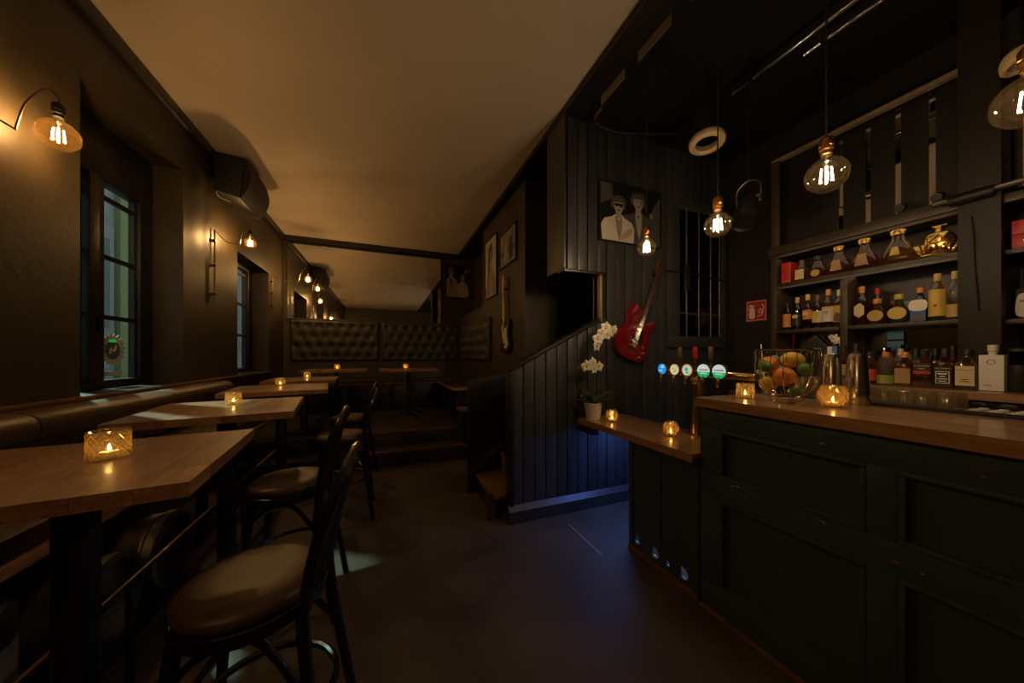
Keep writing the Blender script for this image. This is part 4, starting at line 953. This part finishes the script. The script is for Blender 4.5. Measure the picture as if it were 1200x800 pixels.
# ---- bottles
def bottle(label, px_y, X, z, h, w, shape='round', glass='amber', paper=None, cap='paper_black', lab=(.15, .55), neck=.30, txt=None, name='bottle', group='bottles on the back bar', liq=None, dark=None):
    t = thing(name, label, 'bottle', (X, px_y, z), 0, group)
    g = GL[glass]; r = w/2; hb = h*(1-neck); nr = max(.011, r*.34)
    if shape == 'round':
        pr = [(.0001, .002), (r*.9, .002), (r, .010), (r, hb*.86), (r*.93, hb*.93), (r*.6, hb+.012), (nr*1.1, hb+.035), (nr, hb+.05), (nr, h-.022), (nr*1.15, h-.018), (nr*1.15, h-.004)]
        MB().shell(pr, 18).build('glass', g, t, smooth=60)
        if paper:
            a0, a1 = R(180-72), R(180+72); rr = r+.0008
            MB().grid(10, 1, lambda u, v: (rr*math.cos(a0+(a1-a0)*u), rr*math.sin(a0+(a1-a0)*u), h*lab[0]+(h*lab[1]-h*lab[0])*v)).build('label', paper, t)
    elif shape == 'square':
        MB().prism(smooth2([(r*.75, r), (r, r*.75), (r, -r*.75), (r*.75, -r), (-r*.75, -r), (-r, -r*.75), (-r, r*.75), (-r*.75, r)], 2), .002, hb*.92).build('glass', g, t, bevel=.004, smooth=50)
        MB().shell([(r*.92, hb*.92), (r*.75, hb*.98), (nr*1.3, hb+.02), (nr, hb+.03), (nr, h-.022), (nr*1.15, h-.018), (nr*1.15, h-.004)], 18).build('shoulder', g, t, smooth=60)
        if paper: MB().box(-r-.002, -r-.0006, -r*.86, r*.86, h*lab[0], h*lab[1]).build('label', paper, t)
    elif shape in ('cone', 'flask'):
        b = r
        if shape == 'cone': pr = [(.0001, .002), (b*.85, .002), (b*.98, .016), (b, .045), (b*.94, hb*.46), (b*.76, hb*.70), (b*.44, hb*.90), (nr*1.15, hb+.004), (nr, hb+.02), (nr, h-.03), (nr*1.2, h-.02)]
        else: pr = [(.0001, .002), (b*.7, .002), (b*.92, .018), (b, hb*.40), (b*.90, hb*.66), (b*.60, hb*.88), (nr*1.3, hb+.004), (nr, hb+.02), (nr, h-.03), (nr*1.2, h-.02)]
        MB().shell(pr, 22, sx=.6).build('glass', g, t, smooth=60)
        if paper:
            zc = h*(lab[0]+lab[1])/2; hh = h*(lab[1]-lab[0])/2*(.8 if shape == 'cone' else 1)
            M = T(-r*.6-.001, 0, zc) @ Matrix.Rotation(R(6 if shape == 'cone' else 0), 4, 'Y') @ FACE_W
            if shape == 'cone': MB(M).prism([(-hh*.85, -hh), (hh*.85, -hh), (hh*.5, hh), (-hh*.5, hh)], 0, .002).build('label', paper, t)
            else: MB(M).prism(ell(0, 0, hh*1.05, hh, 20), -.001, .002).build('label', paper, t)
    MB().lathe([(nr*1.25, h-.05*(1 if h > .24 else .7)), (nr*1.3, h-.004), (nr*1.1, h), (0, h)], 16).build('cap', cap, t)
    if txt:
        for i, (s_, zz, sz, m) in enumerate(txt):
            text('lettering', s_, sz, m, t, T(-r-.0024, 0, h*zz) @ FACE_W)
    return t
def deco(t, m, poly, X, name='label_print'):   # extra print on a label plane facing the guests
    MB(T(X, 0, 0) @ FACE_W).prism(poly, 0, .0006).build(name, m, t, smooth=0)
g = 'bottles on the lower left shelf'; X = 3.375; z = 1.622
b = bottle('dark bottle with amber label next to the shelf end post', 1.775, X, z, .250, .066, glass='dark', paper='paper_orange', cap='paper_black', group=g, lab=(.12, .58))
b = bottle('black bottle with pale band beside the amber labelled bottle', 1.700, X, z, .285, .070, glass='dark', paper='paper_black', cap='paper_gold', group=g, lab=(.12, .48)); deco(b, 'paper_cream', ell(0, .115, .022, .016), -.0362)
b = bottle('dark red liqueur bottle with yellow cap', 1.625, X, z, .300, .068, glass='red', paper='paper_orange', cap='paper_yellow', group=g, lab=(.28, .55), neck=.36); deco(b, 'paper_cream', [(-.02, .12), (.02, .12), (.02, .15), (-.02, .15)], -.0352)
b = bottle('bright red bottle with slanted yellow label', 1.557, X, z, .280, .068, glass='red', paper='paper_cream', cap='paper_brown', group=g, lab=(.18, .52)); deco(b, 'paper_yellow', [(-.02, .05), (.02, .07), (.02, .15), (-.02, .13)], -.0352)
b = bottle('rum bottle with white label numbered 50 and orange cap', 1.487, X, z, .315, .074, glass='whisky', paper='paper_white', cap='paper_orange', group=g, lab=(.16, .55), txt=[('50', .40, .034, 'paper_black')]); deco(b, 'paper_yellow', [(-.026, .150), (.026, .150), (.026, .172), (-.026, .172)], -.0382)
b = bottle('clear rum bottle with yellow picture label', 1.418, X, z, .300, .070, glass='honey', paper='paper_yellow', cap='paper_cream', group=g, lab=(.14, .58)); deco(b, 'paper_brown', smooth2([(-.02, .05), (.02, .05), (.022, .09), (.005, .12), (-.018, .10)], 3), -.0364)
bottle('slim pale green bottle with cream label beside the shelf divider', 1.400, X+.072, z, .330, .062, glass='green', paper='paper_cream', cap='paper_red', group=g, lab=(.26, .58), neck=.36)
g = 'bottles on the lower right shelf'
b = bottle('tall rum bottle with pale hexagon label and orange cap', 1.290, X, z, .300, .078, glass='cognac', paper=None, cap='paper_orange', group=g); deco(b, 'paper_cream', [(0, .06), (.028, .085), (.028, .145), (0, .17), (-.028, .145), (-.028, .085)], -.0405)
b = bottle('squat brown tequila bottle with round amber label', 1.200, X-.02, z, .190, .104, 'flask', glass='whisky', paper='paper_gold', cap='paper_orange', group=g, lab=(.14, .56), neck=.30)
bottle('slim dark bottle behind the squat brown tequila', 1.235, X+.08, z, .285, .058, glass='amber', paper=None, cap='paper_red', group=g)
b = bottle('squat clear tequila bottle with round yellow label', 1.094, X-.02, z, .205, .100, 'flask', glass='green', paper='paper_yellow', cap='paper_yellow', group=g, lab=(.14, .56), neck=.30)
bottle('small dark jar bottle with brown cap before the grey carton', 1.150, X+.065, z, .175, .055, glass='dark', paper=None, cap='paper_brown', group=g)
b = bottle('blue and silver square bottle with orange cap', 1.002, X, z, .235, .078, 'square', glass='blue', paper='paper_blue', cap='paper_orange', group=g, lab=(.04, .48), neck=.34); deco(b, 'sign_white', smooth2([(-.034, .085), (.034, .08), (.036, .145), (-.030, .145)], 3), -.0445); deco(b, 'paper_brown', [(-.03, .02), (.03, .02), (.03, .045), (-.03, .045)], -.0445)
b = bottle('tall clear bottle with large yellow label', .924, X-.02, z, .310, .074, glass='honey', paper='paper_yellow', cap='paper_gold', group=g, lab=(.10, .66), neck=.30); deco(b, 'box_red', ell(0, .10, .008, .010, 10), -.0402)
b = bottle('tall clear ribbed bottle with low label beside the column', .852, X-.03, z, .308, .068, glass='clear', paper='paper_gold', cap='paper_gold', group=g, lab=(.06, .32), neck=.30)
t = tag(MB().box(3.46, 3.52, .92, 1.14, z, z+.165).build('carton', 'carton_grey', None, bevel=.002), 'grey blue carton behind the squat tequila bottles', 'box')
g = 'bottles on the top shelf'; z = 2.038
t = thing('gift_box', 'red gift box at the end of the top shelf', 'box', (3.38, 1.76, z))
MB().box(-.06, .06, -.035, .035, 0, .185).build('carton', 'box_red', t, bevel=.002)
MB().box(-.061, -.0602, -.02, .02, .02, .024).box(-.0612, -.0602, -.0355, -.0325, 0, .185).build('trim_print', 'paper_gold', t)
bottle('short square bottle with white label beside the red gift box', 1.665, 3.37, z, .185, .075, 'square', glass='honey', paper='paper_cream', cap='paper_brown', lab=(.10, .56), group=g)
b = bottle('low round decanter with gold label on the top shelf', 1.555, 3.37, z, .190, .125, 'flask', glass='amber', paper='paper_gold', cap='paper_black', lab=(.10, .40), group=g)
bottle('cone shaped decanter with silver label, next to low round decanter', 1.415, 3.36, z, .225, .150, 'cone', glass='cognac', paper='paper_tan', cap='gold', lab=(.10, .56), group=g)
bottle('cone shaped decanter with silver label, next to broad gold decanter', 1.268, 3.36, z, .235, .155, 'cone', glass='cognac', paper='paper_tan', cap='gold', lab=(.10, .56), group=g)
b = bottle('broad decanter with gold label and gold stopper', 1.097, 3.355, z, .240, .168, 'cone', glass='whisky', paper='paper_yellow', cap='gold', lab=(.22, .52), neck=.24, group=g)
t = thing('ornate_bottle', 'ornate golden sculpted bottle with round porthole beside the column', 'bottle', (3.36, .916, z), 0, g)
MB().ball((0, 0, .085), .055, .075, .085, 20, 12).build('body', 'gold', t, smooth=70)
MB(T(-.05, .012, .115) @ FACE_W).lathe([(0, 0), (.034, 0), (.034, .012), (.026, .014), (.024, .006), (0, .006)], 22).build('porthole', 'gold', t)
MB(T(-.058, .012, .115) @ FACE_W).tube([(-.022, -.022, .004), (.022, .022, .004)], .003, 6).tube([(-.022, .022, .004), (.022, -.022, .004)], .003, 6).build('cross_guard', 'brass', t)
for i in range(9):
    a = R(i*20-80); MB().tube(smoothpath([(-.03, .09*math.sin(a), .02), (-.052, .085*math.sin(a)*.9, .05+.02*math.cos(a*3)), (-.03, .10*math.sin(a), .09)], 4), .007, 6).build('coil', 'gold', t)
MB().tube([(.06*math.cos(R(15*k)), .085*math.sin(R(15*k)), .012) for k in range(24)], .012, 8, True).build('base_ring', 'gold', t)
MB().lathe([(.02, .165), (.018, .185), (.026, .190), (.026, .2), (0, .202)], 14).box(-.006, .006, -.03, .03, .202, .208).build('stopper', 'gold', t)
# second bay
z = 1.998
for i in range(2):
    t = thing('cigar_box', ('red box with gold emblem, lower of the stack on the second bay shelf', 'red box with gold emblem, topmost on the second bay shelf')[i], 'box', (3.37, .53, z+.078*i), 0, 'red boxes on the second bay shelf')
    MB().box(-.085, .085, -.115+.008*i, .115, 0, .077).build('carton', 'box_red', t, bevel=.003)
    MB(T(-.0855, .04, .038) @ FACE_W).prism(ell(0, 0, .042, .010, 20), 0, .0008).prism(ell(0, 0, .022, .020, 14), .0004, .0012).build('emblem', 'gold', t)
    MB(T(-.0855, -.05, .038) @ FACE_W).box(-.012, -.004, -.025, .025, 0, .0008).box(.002, .010, -.025, .025, 0, .0008).build('side_print', 'paper_yellow', t)
b = bottle('clear gin bottle with white arched label and dark cap', .600, 3.37, 1.603, .265, .088, 'square', glass='clear', paper=None, cap='paper_black', group='bottles on the second bay shelf')
deco(b, 'paper_white', smooth2([(-.036, .02), (.036, .02), (.036, .12), (.02, .145), (-.02, .145), (-.036, .12)], 3), -.047); deco(b, 'paper_black', ell(0, .125, .012, .007, 12), -.0478)
for k in range(8): deco(b, 'paper_black', [(-.026+k*.0066, .096), (-.0215+k*.0066, .096), (-.0215+k*.0066, .106), (-.026+k*.0066, .106)], -.0478)
bottle('tall cream tube bottle beside the gin bottle', .47, 3.42, 1.603, .30, .07, glass='clear', paper='paper_cream', cap='paper_tan', lab=(.05, .68), group='bottles on the second bay shelf')
# ledge bottles
g = 'bottles on the oak ledge'; z = 1.196; X = 3.22
bottle('clear vodka bottle with cream label behind the steel shaker', 1.262, X, z, .290, .072, glass='clear', paper='paper_cream', cap='paper_black', lab=(.20, .56), group=g)
bottle('dark bottle behind the steel shaker, end of the oak ledge', 1.337, X+.02, z, .270, .068, glass='amber', paper='paper_tan', cap='paper_black', lab=(.2, .5), group=g)
bottle('amber bottle with red and gold label on the ledge', 1.187, X, z, .230, .070, glass='amber', paper='paper_red', cap='paper_black', lab=(.12, .46), group=g)
bottle('clear bottle with broad green label band', 1.108, X, z, .225, .088, glass='clear', paper='paper_green', cap='paper_orange', lab=(.04, .30), group=g)
bottle('whisky bottle with orange cap and plain orange label', 1.022, X, z, .225, .080, 'square', glass='cognac', paper='paper_tan', cap='paper_orange', lab=(.08, .52), group=g)
b = bottle('whisky bottle with black label above a red band', .939, X, z, .235, .082, 'square', glass='cognac', paper='paper_black', cap='paper_black', lab=(.44, .64), group=g, txt=[('HIGHLAND', .575, .0125, 'paper_cream'), ('PARK', .50, .0125, 'paper_cream')])
MB().box(-.0432, -.0416, -.035, .035, .235*.36, .235*.44).build('label_band', 'paper_red', b)
b = bottle('square whiskey bottle with ornate black and white label', .857, X, z, .245, .078, 'square', glass='cognac', paper='paper_black', cap='paper_black', lab=(.06, .56), group=g, txt=[("JACK DANIEL'S", .50, .0085, 'sign_white')])
deco(b, 'sign_white', [(-.026, .03), (.026, .03), (.026, .105), (-.026, .105)], -.0415); deco(b, 'paper_black', [(-.023, .034), (.023, .034), (.023, .101), (-.023, .101)], -.0422)
for k, (w_, zz, hh) in enumerate(((.018, .085, .008), (.012, .070, .006), (.019, .056, .005), (.015, .042, .006))): deco(b, 'sign_white', [(-w_, zz), (w_, zz), (w_, zz+hh), (-w_, zz+hh)], -.043)
b = bottle('square honey whiskey bottle with cream label', .776, X, z, .240, .080, 'square', glass='honey', paper='paper_cream', cap='paper_black', lab=(.10, .58), group=g, txt=[("JACK DANIEL'S", .48, .0085, 'paper_black')])
deco(b, 'paper_brown', [(-.018, .045), (.018, .045), (.018, .051), (-.018, .051)], -.0425); deco(b, 'paper_brown', [(-.014, .058), (.014, .058), (.014, .063), (-.014, .063)], -.0425)
t = thing('white_bottle', 'matte white square bottle with a small round emblem', 'bottle', (X, .690, z), 0, g)
MB().box(-.03, .03, -.042, .042, .001, .205).build('body', 'white_plastic', t, bevel=.006)
MB().lathe([(.016, .205), (.016, .225), (.019, .228), (.019, .262), (0, .264)], 16).build('neck', 'cream_plastic', t)
MB(T(-.0305, 0, .165) @ FACE_W).shell([(.012, .0), (.012, .001), (.015, .001), (.015, 0)], 20).build('emblem', 'print_grey', t)
MB(T(-.0305, .012, .03) @ FACE_W).box(-.014, .014, 0, .004, 0, .0006).build('small_print', 'print_grey', t)
t = thing('black_canister', 'tall black glossy canister beside the matte white bottle', 'canister', (X, .606, z), 0, g)
MB().lathe([(0, 0), (.036, 0), (.038, .004), (.038, .235), (.034, .242), (0, .242)], 24).build('body', 'black_plastic', t)
MB().lathe([(.0385, .15), (.0388, .155), (.0388, .22), (.0385, .225)], 24).build('lid', 'dark_glass', t)
for i, (y, h, gl, cp) in enumerate(((1.33, .24, 'clear', 'paper_black'), (1.18, .26, 'clear', 'chrome'), (1.10, .25, 'clear', 'paper_cream'), (1.03, .25, 'green', 'paper_black'), (.945, .25, 'dark', 'paper_black'), (.875, .265, 'amber', 'paper_black'), (.80, .26, 'dark', 'paper_black'))):
    bottle(('clear bottle with black cap in the back row behind the dark bottle', 'clear bottle with metal pourer in the back row', 'clear bottle with cream cap in the back row', 'pale green bottle in the back row of the ledge', 'dark bottle in the back row behind the red banded whisky', 'amber bottle in the back row behind black label whiskey', 'dark bottle in the back row behind the honey whiskey')[i], y, 3.40, z, h, .062, glass=gl, paper=None, cap=cp, group='back row of the oak ledge')
t = thing('blue_carton', 'blue and white carton standing on the oak ledge', 'box', (3.30, 1.42, z))
MB().box(-.03, .03, -.03, .03, 0, .275).build('carton', 'box_blue', t, bevel=.002)
MB().box(-.0312, -.0304, .0, .028, .02, .27).build('label', 'sign_white', t)
# glasses on the back counter
glm = MB().shell([(.0001, .092), (.026, .092), (.028, .088), (.034, 0), (.032, .001), (.026, .080), (.0001, .082)], 16).mesh('tumbler_glass', 'tumbler_glass', smooth=25)
tlm = MB().shell([(.0001, .142), (.024, .142), (.026, .136), (.036, .0), (.034, .001), (.024, .12), (.0001, .125)], 16).mesh('highball_glass', 'tumbler_glass', smooth=25)
for i in range(6):
    for j in range(3):
        o = share('tumbler', glm, None, (2.80+.078*j, .74+.075*i, 1.1005)); tag(o, 'upturned clear tumbler draining on the steel back counter', 'glass', 'upturned tumblers on the back counter')
for i in range(4):
    for j in range(3):
        o = share('highball', tlm, None, (2.80+.082*j, 1.215+.08*i, 1.1005)); tag(o, 'upturned tall glass in the cluster behind the shaker', 'glass', 'upturned tall glasses behind the shaker')
t = thing('drain_mat', 'pale perforated drain mat on the back counter', 'mat', (2.86, .36, 1.1005))
MB().box(-.12, .12, -.33, .33, 0, .012).build('mat', 'cloth_grey', t, bevel=.003)
for i in range(12):
    for j in range(5): pass
hm = MB().lathe([(0, .0122), (.016, .0122), (.016, .020), (.012, .020), (.012, .0135), (0, .0135)], 10).mesh('cell', 'white_plastic')
for i in range(11):
    for j in range(4): share('cell', hm, t, (-.09+.06*j, -.30+.06*i, 0))
t = thing('sunglasses', 'dark sunglasses lying on a pale card at the ledge front', 'sunglasses', (3.018, .66, 1.1005))
MB().box(-.018, .018, -.11, .075, 0, .003).build('card', 'cream_plastic', t)
for y in (-.06, .03): MB().ball((-.005, y, .025), .006, .034, .020, 12, 8).build('lens', 'black_plastic', t)
MB().tube([(-.008, -.03, .035), (-.01, -.015, .038), (-.008, 0, .035)], .003, 6).build('bridge', 'black_plastic', t)

# ------------------------------------------------------------------ on the bar top
t = thing('fruit_basket', 'chrome wire basket of citrus fruit on the bar top', 'basket', (1.865, .985, ZB)); t.scale = (1, 1, 1.12)
def ring(r, z, q=.0028): return MB().tube([(r*math.cos(R(10*k)), r*math.sin(R(10*k)), z) for k in range(36)], q, 6, True)
ring(.125, .235, .003).build('top_ring', 'chrome', t); ring(.060, .006, .003).build('foot_ring', 'chrome', t); ring(.060, .030, .003).build('lower_ring', 'chrome', t)
for k in range(16):
    a = 2*math.pi*k/16; c, s = math.cos(a), math.sin(a)
    MB().tube(smoothpath([(.125*c, .125*s, .235), (.127*c, .127*s, .15), (.112*c, .112*s, .085), (.060*c, .060*s, .030), (0, 0, .028)], 4), .0019, 5).build('wire', 'chrome', t)
for k in range(6):
    a = 2*math.pi*k/6; c, s = math.cos(a), math.sin(a); MB().tube([(.060*c, .060*s, .006), (.060*c, .060*s, .030)], .002, 5).build('foot_wire', 'chrome', t)
for k in range(8):
    a = 2*math.pi*(k+.5)/8
    MB().tube(smoothpath([(.125*math.cos(a-.10), .125*math.sin(a-.10), .18), (.127*math.cos(a-.09), .127*math.sin(a-.09), .215), (.127*math.cos(a), .127*math.sin(a), .228), (.127*math.cos(a+.09), .127*math.sin(a+.09), .215), (.125*math.cos(a+.10), .125*math.sin(a+.10), .18)], 3), .0017, 5).build('loop_wire', 'chrome', t)
def fruit(name, label, m, loc, rx, ry=None, rz=None, rot=(0,0,0), cat='fruit'):
    t = thing(name, label, cat, (1.865+loc[0], .985+loc[1], ZB+loc[2]*1.12), 0, 'fruit in the wire basket'); t.rotation_euler = rot
    ry = ry or rx; rz = rz or rx
    MB().ball((0, 0, 0), rx, ry, rz, 20, 12).build('peel', m, t, smooth=80)
    MB().lathe([(.0001, rz*.985), (.0045, rz*.99), (.004, rz*1.02), (.0001, rz*1.025)], 8).build('stem_end', 'stem', t)
fruit('orange', 'large orange in the front of the wire basket', 'orange_peel', (-.058, -.022, .115), .047, rot=(.4, .9, 0))
fruit('orange', 'orange against the tap side of the wire basket', 'orange_peel', (-.012, .074, .165), .043, rot=(.2, -.5, 0))
fruit('lemon', 'yellow lemon on top of the fruit basket', 'lemon_peel', (-.01, -.03, .190), .037, .048, .037, rot=(0, .3, .5))
fruit('lemon', 'yellow lemon low in the basket on the tap side', 'lemon_peel', (-.042, .058, .080), .034, .040, .036, rot=(0, .2, .2))
fruit('lime', 'dark green lime over the orange, tap side of basket', 'lime_peel', (-.080, .050, .158), .029, .033, .028)
fruit('lime', 'green lime on the shaker side of the basket', 'lime_peel', (-.02, -.086, .150), .030, .032, .030)
fruit('lime', 'green lime low in the basket on the shaker side', 'lime_peel', (-.045, -.062, .062), .024, .028, .025)
fruit('avocado', 'dark avocado at the bottom of the fruit basket', 'avocado_peel', (.03, .02, .085), .038, .048, .038)
fruit('avocado', 'dark avocado near the top of the fruit basket', 'avocado_peel', (.055, .02, .185), .034, .045, .036)
def shaker(label, x, y, h):
    t = thing('cocktail_shaker', label, 'shaker', (x, y, ZB), 0, 'steel cocktail shakers')
    MB().lathe([(0, 0), (.043, 0), (.045, .004), (.045, .07), (.0435, .074), (.043, .078), (.033, h-.004), (.031, h), (0, h)], 28).build('tin', 'steel', t, smooth=40)
    ring(.0455, .075, .002).build('seam', 'chrome', t)
shaker('tall steel cocktail shaker standing beside the fruit basket', 2.078, .905, .240)
shaker('steel cocktail shaker at the black rail behind the faceted candle', 2.078, .810, .240)
t = thing('straw_glass', 'small glass with a long white straw behind the fruit basket', 'glass', (2.06, 1.19, ZB))
MB().shell([(.0001, .004), (.030, .004), (.034, .12), (.032, .12), (.028, .01), (.0001, .01)], 18).build('glass', 'clear_glass', t)
MB().tube([(-.02, -.01, .012), (.03, .045, .30)], .003, 6).build('straw', 'sign_white', t)
t = thing('bar_towel', 'crumpled grey towel on a stand behind the fruit basket', 'towel', (2.93, 1.63, 1.1005))
rt = random.Random(3)
MB().grid(16, 16, lambda u, v: ((u-.5)*.16+rt.uniform(-.006, .006), (v-.5)*.20+rt.uniform(-.006, .006), .14+.15*math.exp(-((u-.5)**2+(v-.5)**2)*6)+.018*math.sin(u*19+v*7)+rt.uniform(-.008, .008))).build('cloth', 'cloth_grey', t, smooth=50)
MB().box(-.07, .07, -.09, .09, 0, .17).build('stand', 'black_plastic', t, bevel=.01)
# small black clip spots and the light track on the shelving
for i, (y, lab) in enumerate(((1.06, 'small black clip spot on the shelf rail above the broad decanter'), (.90, 'small black clip spot on the shelf rail by the column'))):
    t = thing('clip_spot', lab, 'spotlight', (XF, y, 2.366), 0, 'clip spots on the shelf rail')
    MB(T(0, 0, .045) @ Matrix.Rotation(R(70), 4, 'Y')).lathe([(0, -.035), (.026, -.035), (.026, .02), (.015, .035), (0, .035)], 14).build('can', 'black_plastic', t)
    MB().box(-.012, .012, -.012, .012, 0, .03).build('clip', 'iron', t)
t = thing('light_track', 'dark metal light track crossing the column above the gift boxes', 'light track', (XF-.075, .0, 2.345))
MB().tube([(0, .90, 0), (0, -.6, 0)], .018, 10).build('track', 'steel_dull', t)
MB(T(0, .76, -.01) @ Matrix.Rotation(R(90), 4, 'X')).lathe([(0, -.08), (.03, -.08), (.034, -.06), (.034, .06), (.03, .08), (0, .08)], 16).build('joint', 'black_plastic', t)
MB().box(.018, .025, .72, .78, -.02, .02).build('bracket', 'iron', t)
# floor seam by the stairs
tag(MB().box(1.405, 1.413, 1.85, 2.30, .0004, .003).build('floor_seam', 'chip_grey'), 'thin pale seam strip in the floor before the plank wall', 'seam')
